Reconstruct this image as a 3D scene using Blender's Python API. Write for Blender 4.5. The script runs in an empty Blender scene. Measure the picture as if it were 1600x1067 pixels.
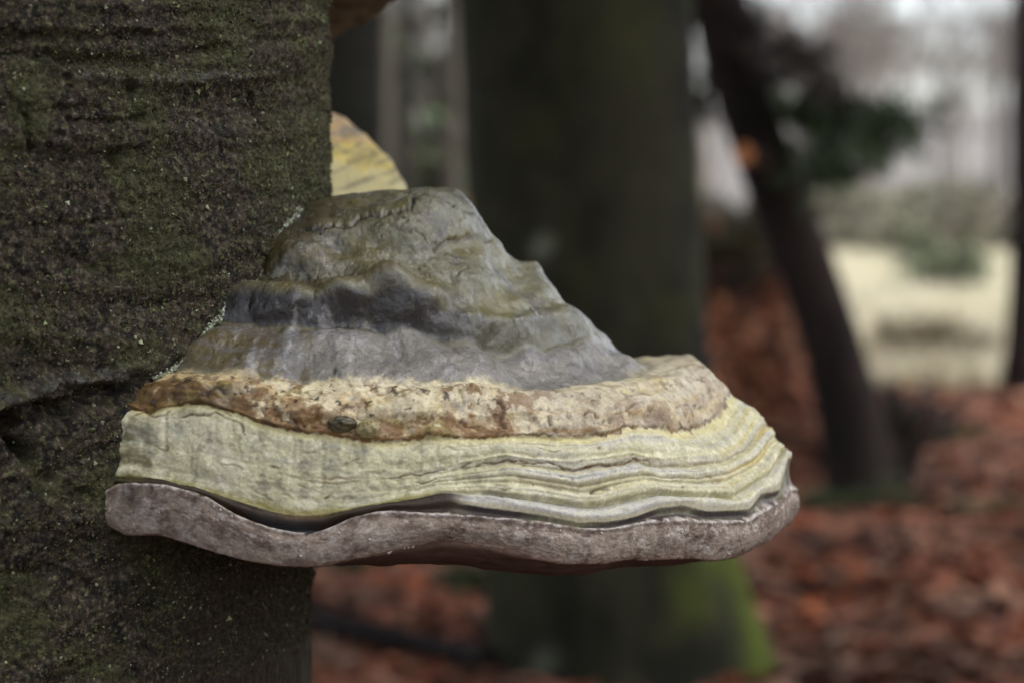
import bpy, math, random
import numpy as np
from mathutils import Vector, Matrix

random.seed(7)
RNG = np.random.default_rng(7)
scene = bpy.context.scene
COL = scene.collection

# ------------------------------------------------------------------ camera
F = 3556.0                       # focal length in photo pixels (80 mm on 36 mm, 1600 px)
CAMZ = 0.80
HORIZON = 339.0
TH = math.atan((533.5 - HORIZON) / F)
cs, sn = math.cos(TH), math.sin(TH)
cam_d = bpy.data.cameras.new('camera')
cam_d.lens = 80; cam_d.sensor_width = 36
cam_d.clip_start = 0.05; cam_d.clip_end = 3000
cam_d.dof.use_dof = True
cam_d.dof.focus_distance = 1.0
cam_d.dof.aperture_fstop = 6.0
cam_d.dof.aperture_blades = 7
cam = bpy.data.objects.new('camera', cam_d)
cam.location = (0, 0, CAMZ)
cam.rotation_euler = (math.pi / 2 - TH, 0, 0)
COL.objects.link(cam)
scene.camera = cam

# ------------------------------------------------------------------ world, sun, exposure
SUN_EL, SUN_AZ = math.radians(64), math.radians(112)      # azimuth clockwise from +Y
w = bpy.data.worlds.new('World'); scene.world = w; w.use_nodes = True
nt = w.node_tree; nt.nodes.clear()
sky = nt.nodes.new('ShaderNodeTexSky'); sky.sky_type = 'NISHITA'; sky.sun_disc = False
sky.sun_elevation = SUN_EL; sky.sun_rotation = SUN_AZ
sky.air_density = 1.0; sky.dust_density = 4.0; sky.ozone_density = 1.0
hs = nt.nodes.new('ShaderNodeHueSaturation'); hs.inputs['Saturation'].default_value = 0.45
bg = nt.nodes.new('ShaderNodeBackground'); bg.inputs['Strength'].default_value = 0.145
wo = nt.nodes.new('ShaderNodeOutputWorld')
nt.links.new(sky.outputs[0], hs.inputs['Color']); nt.links.new(hs.outputs[0], bg.inputs['Color'])
nt.links.new(bg.outputs[0], wo.inputs['Surface'])
sd = bpy.data.lights.new('sun', 'SUN'); sd.energy = 1.5; sd.angle = math.radians(32); sd.color = (1.0, 0.96, 0.90)
sun = bpy.data.objects.new('sun', sd); COL.objects.link(sun)
sdir = Vector((math.sin(SUN_AZ) * math.cos(SUN_EL), math.cos(SUN_AZ) * math.cos(SUN_EL), math.sin(SUN_EL)))
sun.rotation_euler = sdir.to_track_quat('Z', 'Y').to_euler()
sun.location = sdir * 20
vs = scene.view_settings
vs.view_transform = 'Standard'; vs.look = 'None'; vs.gamma = 1.0; vs.use_curve_mapping = False
vs.exposure = 1.75

# ------------------------------------------------------------------ pixel <-> place
def ray_yz(py):
    v = (533.5 - np.asarray(py, float)) / F
    return cs + v * sn, -sn + v * cs
def z_at(py, Y):
    dy, dz = ray_yz(py); return CAMZ + Y * dz / dy
def x_at(px, py, Y):
    dy, dz = ray_yz(py); return Y * ((np.asarray(px, float) - 800) / F) / dy
def at(px, py, Y):
    return Vector((float(x_at(px, py, Y)), float(Y), float(z_at(py, Y))))
def project(P):
    x, y, z = P[..., 0], P[..., 1], P[..., 2] - CAMZ
    d = y * cs - z * sn
    u = y * sn + z * cs
    return 800 + F * x / d, 533.5 - F * u / d

# ------------------------------------------------------------------ noise
_perm = np.random.default_rng(11).permutation(256).astype(np.int64)
_perm = np.concatenate([_perm, _perm, _perm])
_g = np.random.default_rng(5).normal(size=(256, 3)); _g /= np.linalg.norm(_g, axis=1)[:, None]
_g = _g.astype(np.float32)
def pn(x, y, z=0.0):
    x, y, z = np.broadcast_arrays(np.asarray(x, np.float32), np.asarray(y, np.float32), np.asarray(z, np.float32))
    xi = np.floor(x).astype(np.int64); yi = np.floor(y).astype(np.int64); zi = np.floor(z).astype(np.int64)
    xf = x - xi; yf = y - yi; zf = z - zi
    xi &= 255; yi &= 255; zi &= 255
    u = xf * xf * xf * (xf * (xf * 6 - 15) + 10); v = yf * yf * yf * (yf * (yf * 6 - 15) + 10); q = zf * zf * zf * (zf * (zf * 6 - 15) + 10)
    def gr(a, b, c):
        g = _g[_perm[_perm[_perm[xi + a] + yi + b] + zi + c]]
        return g[..., 0] * (xf - a) + g[..., 1] * (yf - b) + g[..., 2] * (zf - c)
    def lp(a, b, t): return a + (b - a) * t
    r = lp(lp(lp(gr(0,0,0), gr(1,0,0), u), lp(gr(0,1,0), gr(1,1,0), u), v),
           lp(lp(gr(0,0,1), gr(1,0,1), u), lp(gr(0,1,1), gr(1,1,1), u), v), q)
    return r * 1.5
def fbm(x, y, z=0.0, o=4, gain=0.5):
    a, f, s = 1.0, 1.0, 0.0
    for i in range(o):
        s = s + a * pn(np.asarray(x) * f + 7.3 * i, np.asarray(y) * f + 3.1 * i, np.asarray(z) * f + 1.7 * i)
        a *= gain; f *= 2.03
    return s
def sm(a, b, x):
    t = np.clip((x - a) / (b - a), 0, 1); return t * t * (3 - 2 * t)
def lin(r, g, b):
    c = np.array([r, g, b], float) / 255
    return np.where(c <= 0.04045, c / 12.92, ((c + 0.055) / 1.055) ** 2.4)
def mixc(A, B, m):
    return A + (B - A) * np.asarray(m)[..., None]
def polydist(px, py, pts):
    d = np.full(px.shape, 1e9, np.float32)
    for (x0, y0), (x1, y1) in zip(pts[:-1], pts[1:]):
        dx, dy = x1 - x0, y1 - y0
        t = np.clip(((px - x0) * dx + (py - y0) * dy) / (dx * dx + dy * dy + 1e-9), 0, 1)
        d = np.minimum(d, np.hypot(px - x0 - t * dx, py - y0 - t * dy))
    return d

# ------------------------------------------------------------------ mesh helpers
def mesh_from(name, V, Fc, colors=None, smooth=True, mat=None):
    """V (n,3); Fc (m,3) or (m,4) int array, or a list of such arrays"""
    V = np.ascontiguousarray(V, np.float32)
    Fl = Fc if isinstance(Fc, list) else [Fc]
    me = bpy.data.meshes.new(name)
    me.vertices.add(len(V)); me.vertices.foreach_set('co', V.ravel())
    loops = np.concatenate([f.ravel() for f in Fl]).astype(np.int32)
    tot = np.concatenate([np.full(len(f), f.shape[1]) for f in Fl]).astype(np.int32)
    st = np.concatenate([[0], np.cumsum(tot)[:-1]]).astype(np.int32)
    me.loops.add(len(loops)); me.loops.foreach_set('vertex_index', loops)
    me.polygons.add(len(tot)); me.polygons.foreach_set('loop_start', st)
    me.polygons.foreach_set('loop_total', tot)
    me.polygons.foreach_set('use_smooth', np.full(len(tot), bool(smooth)))
    me.update(calc_edges=True)
    if colors is not None:
        a = me.color_attributes.new('col', 'FLOAT_COLOR', 'POINT')
        c = np.ones((len(V), 4), np.float32); c[:, :3] = np.clip(colors, 0, 1)
        a.data.foreach_set('color', c.ravel())
    if mat: me.materials.append(mat)
    return me
def obj(name, me, parent=None, **props):
    o = bpy.data.objects.new(name, me); COL.objects.link(o)
    if parent: o.parent = parent
    for k, v in props.items(): o[k] = v
    return o
def thing(name, label, cat, loc=(0, 0, 0), group=None):
    o = bpy.data.objects.new(name, None); COL.objects.link(o); o.location = loc
    o.empty_display_size = 0.05
    o['label'] = label; o['category'] = cat
    if group: o['group'] = group
    return o
def child(name, me, root, **props):
    """mesh given in world coordinates, placed under a root Empty"""
    o = obj(name, me, root, **props)
    o.location = -Vector(root.location)
    return o
def gridfaces(nr, nc, wrap=False, r0=0, r1=None):
    r1 = nr - 1 if r1 is None else r1
    r = np.arange(r0, r1)[:, None]; c = np.arange(nc if wrap else nc - 1)[None, :]
    c2 = (c + 1) % nc
    return np.stack([r * nc + c, r * nc + c2, (r + 1) * nc + c2, (r + 1) * nc + c], -1).reshape(-1, 4)
def normals(P):
    du = np.gradient(P, axis=1); dv = np.gradient(P, axis=0)
    n = np.cross(du, dv); n /= (np.linalg.norm(n, axis=-1, keepdims=True) + 1e-12)
    return n

# ------------------------------------------------------------------ materials
def material(name, col=None, attr=False, rough=0.6, spec=0.5, nscale=40, namt=0.3, bscale=None, bamt=0.3, bdist=0.001,
             rvar=0.0, rscale=30, coat=0.0, nscale2=None, namt2=0.2, trans=0.0):
    m = bpy.data.materials.new(name); m.use_nodes = True
    t = m.node_tree; N = t.nodes; L = t.links
    b = N['Principled BSDF']
    tc = N.new('ShaderNodeTexCoord')
    if attr:
        a = N.new('ShaderNodeAttribute'); a.attribute_name = 'col'; src = a.outputs['Color']
    else:
        r = N.new('ShaderNodeRGB'); r.outputs[0].default_value = (*col, 1); src = r.outputs[0]
    def modulate(src, sc, amt):
        n = N.new('ShaderNodeTexNoise'); n.inputs['Scale'].default_value = sc; n.inputs['Detail'].default_value = 6
        n.inputs['Roughness'].default_value = 0.65
        L.new(tc.outputs['Object'], n.inputs['Vector'])
        mr = N.new('ShaderNodeMapRange'); mr.inputs[1].default_value = 0.25; mr.inputs[2].default_value = 0.75
        mr.inputs[3].default_value = 1 - amt; mr.inputs[4].default_value = 1 + amt
        L.new(n.outputs['Fac'], mr.inputs[0])
        mx = N.new('ShaderNodeMix'); mx.data_type = 'RGBA'; mx.blend_type = 'MULTIPLY'; mx.inputs[0].default_value = 1
        L.new(src, mx.inputs[6]); L.new(mr.outputs[0], mx.inputs[7])
        return mx.outputs[2]
    src = modulate(src, nscale, namt)
    if nscale2: src = modulate(src, nscale2, namt2)
    L.new(src, b.inputs['Base Color'])
    b.inputs['Roughness'].default_value = rough
    b.inputs['Specular IOR Level'].default_value = spec
    if coat: b.inputs['Coat Weight'].default_value = coat; b.inputs['Coat Roughness'].default_value = 0.25
    if rvar:
        n = N.new('ShaderNodeTexNoise'); n.inputs['Scale'].default_value = rscale; n.inputs['Detail'].default_value = 5
        L.new(tc.outputs['Object'], n.inputs['Vector'])
        mr = N.new('ShaderNodeMapRange'); mr.inputs[1].default_value = 0.3; mr.inputs[2].default_value = 0.7
        mr.inputs[3].default_value = rough - rvar; mr.inputs[4].default_value = rough + rvar
        L.new(n.outputs['Fac'], mr.inputs[0]); L.new(mr.outputs[0], b.inputs['Roughness'])
    if bscale:
        n = N.new('ShaderNodeTexNoise'); n.inputs['Scale'].default_value = bscale; n.inputs['Detail'].default_value = 7
        n.inputs['Roughness'].default_value = 0.65
        L.new(tc.outputs['Object'], n.inputs['Vector'])
        bp = N.new('ShaderNodeBump'); bp.inputs['Strength'].default_value = bamt; bp.inputs['Distance'].default_value = bdist
        L.new(n.outputs['Fac'], bp.inputs['Height']); L.new(bp.outputs[0], b.inputs['Normal'])
    return m

M_bark = material('beech_bark', attr=True, rough=0.75, spec=0.22, nscale=800, namt=0.75, nscale2=240, namt2=0.55, bscale=800, bamt=1.0, bdist=0.0016, rvar=0.15, rscale=160)
M_crumb = material('lichen_crumbs', attr=True, rough=0.85, spec=0.2, nscale=500, namt=0.2)
M_crust = material('fungus_crust', attr=True, rough=0.36, coat=0.18, spec=0.5, nscale=900, namt=0.32, nscale2=330, namt2=0.22, bscale=420, bamt=0.65, bdist=0.0010, rvar=0.20, rscale=140)
M_cream = material('fungus_cream', attr=True, rough=0.55, spec=0.40, nscale=900, namt=0.24, nscale2=330, namt2=0.16, bscale=450, bamt=0.55, bdist=0.0008, rvar=0.15, rscale=120)
M_margin = material('fungus_margin', attr=True, rough=0.70, spec=0.25, nscale=1000, namt=0.32, nscale2=300, namt2=0.25, bscale=900, bamt=0.8, bdist=0.0009, rvar=0.15, rscale=150)
M_pore = material('fungus_pores', attr=True, rough=0.85, spec=0.2, nscale=900, namt=0.15, bscale=2200, bamt=0.6, bdist=0.0005)
M_drop = material('resin_bead', col=(0.38, 0.35, 0.31), rough=0.2, spec=0.5, nscale=300, namt=0.25)
M_farbark = material('dark_bark', attr=True, rough=0.9, spec=0.12, nscale=30, namt=0.35, bscale=60, bamt=0.6, bdist=0.01)
M_leaf = material('beech_leaf', attr=True, rough=0.75, spec=0.12, nscale=30, namt=0.25)
M_ground = material('leaf_mould', attr=True, rough=0.9, spec=0.2, nscale=9, namt=0.45, bscale=25, bamt=0.8, bdist=0.03, nscale2=60, namt2=0.4)
M_meadow = material('dry_meadow', col=(0.50, 0.47, 0.36), rough=0.95, spec=0.1, nscale=0.30, namt=0.45, bscale=5, bamt=0.6, bdist=0.1, nscale2=3, namt2=0.25)
M_hill = material('hill_scrub', col=(0.115, 0.108, 0.102), rough=0.95, spec=0.1, nscale=0.08, namt=0.35, nscale2=0.6, namt2=0.4)
M_grass = material('straw_grass', attr=True, rough=0.8, spec=0.2, nscale=3, namt=0.2)
M_twig = material('bare_twig', col=(0.12, 0.106, 0.10), rough=0.85, spec=0.2, nscale=4, namt=0.35)
M_needle = material('spruce_needle', attr=True, rough=0.6, spec=0.3, nscale=8, namt=0.3)

# ------------------------------------------------------------------ ground
def ground_z(x, y):
    x = np.asarray(x, float); y = np.asarray(y, float)
    z = 0.05 * fbm(x * 0.5, y * 0.5, 3.0, o=3) * sm(2.0, 4.0, y + 0 * x)
    bank = sm(6.6, 9.3, y) * (1 - sm(0.98, 1.28, x - 0.10 * (y - 8))) * 0.80
    return z + bank * (1 - sm(16, 30, y))
gx = np.concatenate([np.linspace(-60, -6, 28)[:-1], np.linspace(-6, 6, 121), np.linspace(6, 60, 28)[1:]])
gy = np.concatenate([np.linspace(-25, -2, 12)[:-1], np.linspace(-2, 16, 150), np.linspace(16, 34, 20)[1:]])
GX, GY = np.meshgrid(gx, gy)
GZ = ground_z(GX, GY) - 0.25 * sm(10.0, 11.5, GY) * sm(1.2, 1.9, GX)      # dips under the meadow sheet
Pg = np.stack([GX, GY, GZ], -1)
n1 = fbm(GX * 1.2, GY * 1.2, 1.0)
cg = mixc(np.broadcast_to(np.array([0.115, 0.055, 0.042]), Pg.shape), np.array([0.05, 0.036, 0.026]), sm(-0.2, 0.6, n1))
moss = sm(0.25, 0.6, fbm(GX * 0.9 + 5, GY * 0.9, 8.0))
cg = mixc(cg, np.array([0.045, 0.06, 0.02]), moss * 0.7)
obj('ground', mesh_from('ground', Pg.reshape(-1, 3), gridfaces(len(gy), len(gx)), cg.reshape(-1, 3), True, M_ground), kind='structure')

# meadow beyond the wood and the hill behind it
mx = np.linspace(-160, 200, 91); my = np.concatenate([np.linspace(10.2, 40, 40), np.linspace(45, 170, 40)])
MX, MY = np.meshgrid(mx, my)
MZ = -0.02 + 0.06 * fbm(MX * .2, MY * .2, 2.0, o=3) - 0.12 * (1 - sm(10.2, 11.2, MY)) - 0.5 * (1 - sm(0.6, 1.8, MX)) * (1 - sm(26, 34, MY))
obj('meadow', mesh_from('meadow', np.stack([MX, MY, MZ], -1).reshape(-1, 3), gridfaces(len(my), len(mx)), None, True, M_meadow), kind='structure')
hx = np.linspace(-1500, 1500, 121); hy = np.concatenate([np.linspace(80, 260, 60), np.linspace(270, 1500, 20)])
HX, HY = np.meshgrid(hx, hy)
def hill_z(x, y):
    return -0.6 + 9.5 * sm(88, 190, y) + 5 * fbm(np.asarray(x) * .012, np.asarray(y) * .012, 4.0, o=3) * sm(110, 200, y)
obj('hill', mesh_from('hill', np.stack([HX, HY, hill_z(HX, HY)], -1).reshape(-1, 3), gridfaces(len(hy), len(hx)), None, True, M_hill), kind='structure')

# ------------------------------------------------------------------ the near beech
TX, TY, TR = -0.335, 1.15, 0.24
def trunk_radius(z):
    z = np.asarray(z, float)
    return TR - 0.0085 * (1 - sm(0.645, 0.675, z)) + 0.10 * (1 - sm(-0.1, 0.38, z)) - 0.012 * np.maximum(z - 1.2, 0)
def trunk_disp(az, z):
    """az measured from the side facing the camera (-Y) towards +X; returns relief in metres and masks"""
    az = np.asarray(az, float); z = np.asarray(z, float)
    s = az * TR
    R = trunk_radius(z)
    P = np.stack([TX + R * np.sin(az), TY - R * np.cos(az), z], -1)
    px, py = project(P)
    d = 0.004 * fbm(s * 5, z * 4, 0.3, o=2) + 0.0016 * fbm(s * 18, z * 40, 8.3, o=2)
    low = sm(600, 680, py) * (1 - sm(240, 330, px))            # swollen bark under the scar
    # horizontal wrinkles of beech bark
    warp = 0.010 * fbm(s * 7, z * 9, 2.2, o=2)
    wr = pn(s * 5, (z + warp) * 62, 1.0) * 0.0050 + pn(s * 9, (z + warp) * 140, 5.0) * 0.0018
    rot = (z - s * 0.45)
    wl = pn((s + z) * 7, (rot + warp) * 75, 9.0) * 0.0042 + pn((s + z) * 14, (rot + warp) * 170, 4.0) * 0.0018
    wr = wr * (1 - .55 * sm(1.1, 1.5, az))
    d = d + wr * (1 - low) + wl * low
    d = d + 0.0013 * fbm(s * 55, z * 75, 6.0, o=3, gain=.6) + 0.0010 * fbm(s * 280, z * 300, 2.0, o=3, gain=0.7)
    edge = sm(1.15, 1.5, az)
    d = d + edge * 0.0011 * fbm(s * 170, z * 60, 12.0, o=2)
    for pts, wd, dep in BARK_LINES:
        dd = polydist(px + 6 * pn(px * .05, py * .05, 1.0), py + 5 * pn(px * .03, py * .06, 7.0), pts)
        d = d + 1.5 * dep * np.exp(-(dd / (1.5 * wd)) ** 2) * np.clip(0.7 + 0.9 * pn(px * .035, py * .035, 4.0), 0.1, 1.3)
    near = np.exp(-(polydist(px, py, [(430, 366), (395, 446), (340, 495), (268, 572), (214, 625), (190, 690), (178, 750), (164, 790), (172, 836), (260, 850)]) / 17) ** 2)
    d = d * (1 - .85 * near)
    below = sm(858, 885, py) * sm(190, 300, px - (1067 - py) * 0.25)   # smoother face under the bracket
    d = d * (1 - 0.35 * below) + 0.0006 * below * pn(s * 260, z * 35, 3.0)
    return d, px, py, low, below
BARK_LINES = [
    ([(-60, 80), (60, 88), (150, 98), (240, 96), (330, 80), (440, 62)], 7, -0.0030),
    ([(-60, 44), (120, 44), (250, 40), (380, 36), (490, 30)], 6, 0.0020),
    ([(-60, 62), (120, 64), (300, 52)], 5, -0.0014),
    ([(120, 118), (190, 122), (270, 126), (370, 122), (420, 116)], 6, 0.0022),
    ([(110, 190), (180, 192), (230, 183)], 4, -0.0026),
    ([(90, 170), (130, 166), (160, 168)], 3, -0.0018),
    ([(42, 180), (46, 205), (50, 236)], 3.2, -0.0040),
    ([(200, 128), (216, 138)], 4, -0.0028), ([(342, 132), (352, 146)], 4, -0.0030),
    ([(398, 146), (404, 170), (412, 186), (418, 206)], 2.6, -0.0032),
    ([(465, 130), (468, 165)], 3, -0.0020), ([(494, 128), (499, 170)], 3, -0.0022),
    ([(184, 235), (186, 262), (168, 272), (160, 280)], 3.5, -0.0030),
    ([(60, 355), (130, 350), (210, 338)], 4, -0.0016), ([(150, 225), (220, 222), (320, 205)], 6, 0.0012),
    ([(110, 395), (150, 420)], 3.5, -0.0018), ([(80, 500), (125, 540)], 4, -0.0016),
    # scar where the bark swells
    ([(-80, 652), (0, 634), (60, 612), (120, 598), (180, 588), (246, 576), (300, 545), (340, 495), (392, 446), (430, 366)], 9, 0.0085),
    ([(-80, 690), (0, 664), (70, 640), (130, 622), (190, 612)], 13, -0.0110),
    ([(8, 650), (28, 690), (44, 715)], 9, -0.0110),
    ([(60, 640), (64, 668), (60, 690)], 5, 0.0020),
    ([(-20, 760), (60, 745), (120, 760), (175, 800)], 5, -0.0022),
    ([(-20, 842), (70, 828), (150, 850)], 5, -0.0018), ([(-20, 905), (90, 890), (170, 925)], 5, -0.0020),
    ([(236, 880), (240, 930), (232, 1000), (200, 1060)], 6, -0.0030),
    ([(478, 884), (484, 892), (478, 900)], 5, 0.0030),
]
def bark_color(az, z, d, px, py, low, below):
    s = np.asarray(az) * TR
    n0 = fbm(s * 22, z * 26, 1.0, o=4); n1 = fbm(s * 110, z * 120, 5.0, o=4, gain=.65); n2 = fbm(s * 380, z * 380, 2.0, o=3, gain=.7)
    n3 = fbm(s * 260, z * 240, 15.0, o=3, gain=.7)
    c = np.empty(s.shape + (3,)); c[:] = (0.082, 0.063, 0.042)
    c = mixc(c, np.array([0.016, 0.013, 0.009]), sm(-0.25, 0.35, n1))
    c = mixc(c, np.array([0.19, 0.155, 0.11]), sm(0.2, 0.75, n2) * 0.8)
    c = mixc(c, np.array([0.075, 0.080, 0.026]), sm(-0.1, 0.4, n0) * 0.75)
    c = mixc(c, np.array([0.14, 0.15, 0.06]), sm(0.3, 0.7, n3) * 0.75)
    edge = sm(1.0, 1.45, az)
    c = mixc(c, np.array([0.17, 0.18, 0.065]), edge * sm(-0.3, 0.4, n1) * 0.65)  # green growth along the edge, its lit brightness painted in
    grey = np.exp(-(polydist(px, py, [(130, 118), (270, 126), (370, 120)]) / 9) ** 2) + \
        np.exp(-(polydist(px, py, [(-40, 635), (60, 610), (120, 596), (180, 587), (246, 574)]) / 12) ** 2) * 1.3
    c = mixc(c, np.array([0.17, 0.165, 0.15]), np.clip(grey, 0, 1) * sm(-0.5, 0.3, n1) * 0.7)
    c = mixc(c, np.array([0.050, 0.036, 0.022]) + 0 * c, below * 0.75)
    c *= np.clip(1 + 0.55 * n2, .3, 2)[..., None]
    return np.clip(c * 0.46, 0.004, 0.6)

tree = thing('beech_tree', 'dark rough beech trunk with horizontal wrinkles carrying the banded bracket fungi', 'tree', (TX, TY, 0.0))
azs = np.concatenate([np.linspace(math.radians(-200), math.radians(14), 90)[:-1], np.linspace(math.radians(14), math.radians(98), 500), np.linspace(math.radians(98), math.radians(160), 26)[1:-1]])
zs = np.concatenate([np.linspace(-0.12, 0.585, 60)[:-1], np.linspace(0.585, 0.945, 560), np.linspace(0.945, 6.5, 120)[1:]])
AZ, ZS = np.meshgrid(azs, zs)
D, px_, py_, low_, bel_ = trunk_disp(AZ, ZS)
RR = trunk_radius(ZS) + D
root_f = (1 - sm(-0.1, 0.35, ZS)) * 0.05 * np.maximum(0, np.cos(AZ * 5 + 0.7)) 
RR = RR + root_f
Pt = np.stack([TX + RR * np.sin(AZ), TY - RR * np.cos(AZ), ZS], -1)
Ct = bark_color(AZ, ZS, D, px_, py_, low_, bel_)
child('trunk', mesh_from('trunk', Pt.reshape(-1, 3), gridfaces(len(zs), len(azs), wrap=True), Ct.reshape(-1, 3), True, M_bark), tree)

def trunk_points(az, z, lift=0.0):
    d = trunk_disp(az, z)[0]; R = trunk_radius(z) + d + lift
    return np.stack([TX + R * np.sin(az), TY - R * np.cos(az), z], -1)

OCT = np.array([[1,0,0],[-1,0,0],[0,1,0],[0,-1,0],[0,0,1],[0,0,-1]], float)
TET = np.array([[1,1,1],[-1,-1,1],[-1,1,-1],[1,-1,-1]], float) * .8
TETF = np.array([[0,1,2],[0,3,1],[0,2,3],[1,3,2]])
OCTF = np.array([[0,2,4],[2,1,4],[1,3,4],[3,0,4],[2,0,5],[1,2,5],[3,1,5],[0,3,5]])
def crumbs(P, size, colors, stretch=None, tet=False):
    n = len(P); B, BF = (TET, TETF) if tet else (OCT, OCTF); nv = len(B)
    V = B[None] * size[:, None, None] * RNG.uniform(0.45, 1.3, (n, nv, 1))
    if stretch is not None: V = V * stretch[:, None, :]
    A = RNG.normal(size=(n, 3, 3)); Q, _ = np.linalg.qr(A)
    if stretch is None: V = np.einsum('nij,nvj->nvi', Q, V)
    V = V + P[:, None, :]
    Fc = BF[None] + (np.arange(n) * nv)[:, None, None]
    return V.reshape(-1, 3), Fc.reshape(-1, 3), np.repeat(colors, nv, 0)
def crumb_palette(n):
    pal = np.array([[.055,.055,.022],[.035,.035,.016],[.16,.16,.10],[.085,.07,.048],[.050,.036,.024],[.018,.015,.011],[.20,.23,.12],[.07,.08,.025]])
    pr = np.array([.18,.18,.035,.15,.20,.20,.012,.07])
    return pal[RNG.choice(len(pal), n, p=pr / pr.sum())] * RNG.uniform(.7, 1.25, (n, 1))
# moss and lichen grains on the bark
n = 120000
az = np.radians(RNG.uniform(16, 99, n)); z = RNG.uniform(0.59, 0.94, n)
s = az * TR
keep = RNG.random(n) < np.clip(0.55 + 0.9 * fbm(s * 30, z * 40, 4.0, o=3) + 0.35 * sm(1.1, 1.5, az), 0.12, 1)
az, z = az[keep], z[keep]
sz = np.exp(RNG.normal(math.log(0.00042), 0.38, len(az)))
V1, F1, C1 = crumbs(trunk_points(az, z, 0.0001), sz, crumb_palette(len(az)), tet=True)
# larger pale lichen flecks
n = 200
az = np.radians(RNG.uniform(16, 97, n)); z = RNG.uniform(0.59, 0.94, n)
sz = RNG.uniform(0.0006, 0.0013, n)
V2, F2, C2 = crumbs(trunk_points(az, z, 0.0001), sz, np.array([[.26,.29,.18]]) * RNG.uniform(.5, 1.15, (n, 1)))
V = np.concatenate([V1, V2]); Fc = np.concatenate([F1, F2 + len(V1)]); C = np.concatenate([C1, C2])
child('moss_grains', mesh_from('moss_grains', V, Fc, C, False, M_crumb), tree, kind='stuff')

# ------------------------------------------------------------------ the big bracket fungus
CX, CY = -0.08, 1.12
# (name, knot spacing in px to next, right silhouette px, left attachment px, image polyline)
R_ = [
 ('top',   705, 470, [(455,332),(480,320),(505,313),(560,304),(610,307),(640,298),(665,293),(690,300),(705,312)]),
 ('crack', 744, 428, [(428,372),(470,362),(520,356),(560,350),(592,338),(640,335),(660,326),(690,326),(720,335),(744,345)]),
 ('m2',    802, 404, [(405,432),(450,404),(520,408),(600,393),(660,392),(720,398),(770,404),(802,416)]),
 ('m3',    852, 390, [(388,452),(450,440),(520,443),(575,432),(620,418),(650,430),(700,446),(780,452),(852,446)]),
 ('dtop',  893, 362, [(361,468),(394,456),(437,467),(495,480),(528,464),(561,452),(600,446),(644,452),(670,472),(700,487),(746,500),(782,512),(820,505),(860,490),(893,480)]),
 ('dbot',  938, 338, [(338,507),(401,503),(437,508),(492,512),(532,506),(564,514),(597,519),(626,509),(691,528),(746,538),(786,550),(820,540),(860,540),(900,532),(938,515)]),
 ('valley',1015,262, [(255,582),(274,578),(365,580),(401,588),(437,594),(510,598),(582,595),(640,598),(691,594),(769,594),(838,607),(889,600),(941,594),(985,590),(1015,572)]),
 ('crest', 1080,236, [(222,606),(300,598),(400,605),(500,617),(600,618),(700,612),(800,613),(860,618),(920,612),(1000,604),(1050,588),(1080,566)]),
 ('ridge', 1115,214, [(205,622),(300,618),(400,634),(480,650),(560,658),(650,652),(760,650),(870,655),(950,642),(1020,632),(1080,622),(1115,592)]),
 ('under', 1142,200, [(195,634),(236,644),(263,634),(315,628),(342,636),(377,645),(397,657),(435,668),(480,677),(521,679),(562,688),(614,691),(666,682),(726,686),(802,681),(863,682),(917,684),(955,676),(985,664),(1031,667),(1062,674),(1100,666),(1125,648),(1142,618)]),
 ('line',  1192,187, [(187,684),(280,698),(400,722),(520,744),(620,748),(700,736),(757,726),(792,719),(850,727),(895,734),(940,726),(995,714),(1020,722),(1080,727),(1130,718),(1165,702),(1192,664)]),
 ('cream', 1222,179, [(181,745),(230,748),(270,753),(322,765),(373,782),(425,798),(459,804),(501,803),(545,796),(597,786),(648,778),(690,768),(764,773),(841,782),(909,792),(940,792),(993,780),(1031,772),(1107,774),(1146,778),(1178,757),(1205,740),(1222,705)]),
 ('white', 1233,172, [(178,749),(253,753),(322,769),(363,790),(408,808),(459,817),(500,816),(545,799),(597,788),(650,789),(707,784),(764,793),(841,803),(909,816),(955,814),(993,807),(1031,793),(1069,789),(1107,799),(1172,795),(1191,771),(1220,765),(1233,715)]),
 ('lip',   1238,166, [(166,768),(184,754),(253,757),(322,774),(363,800),(408,819),(459,830),(494,830),(521,819),(545,805),(590,796),(650,800),(726,804),(841,813),(917,825),(955,825),(1012,812),(1069,808),(1100,813),(1165,812),(1191,794),(1222,780),(1238,760)]),
 ('bulge', 1241,161, [(161,795),(200,795),(253,795),(322,812),(391,838),(442,850),(494,848),(562,832),(650,820),(726,823),(841,838),(917,846),(1000,838),(1069,834),(1126,838),(1165,834),(1203,818),(1241,780)]),
 ('bottom',1228,172, [(171,821),(191,838),(253,838),(287,851),(339,866),(391,880),(442,887),(494,883),(562,871),(631,858),(688,846),(745,852),(802,863),(879,877),(936,876),(978,869),(1016,876),(1069,871),(1126,875),(1165,867),(1203,846),(1228,812)]),
]
KN = len(R_)
phi = np.concatenate([np.linspace(-150, -25, 90)[:-1], np.linspace(-25, 168, 860)]) * math.pi / 180
NP = len(phi)
def trunk_hit(px):
    u = (px - 800) / F
    for Y in np.arange(0.86, 1.2, 0.0005):
        if math.hypot(u * Y - TX, Y - TY) <= TR: return u * Y, Y
    return TX + TR, TY
def smooth1(a, k):
    ker = np.hanning(2 * k + 3)[1:-1]; ker /= ker.sum()
    return np.convolve(np.pad(a, k, mode='edge'), ker, 'valid')
ringP = []; ab = []
for name, rp, lp, poly in R_:
    a = (rp - 800) / F * (CY + 0.01) - CX
    hx_, hy_ = trunk_hit(lp)
    q = min(0.8, ((hx_ - CX) / a) ** 2)
    b = abs(hy_ - CY) / math.sqrt(1 - q)
    ab.append((a, b))
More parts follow.
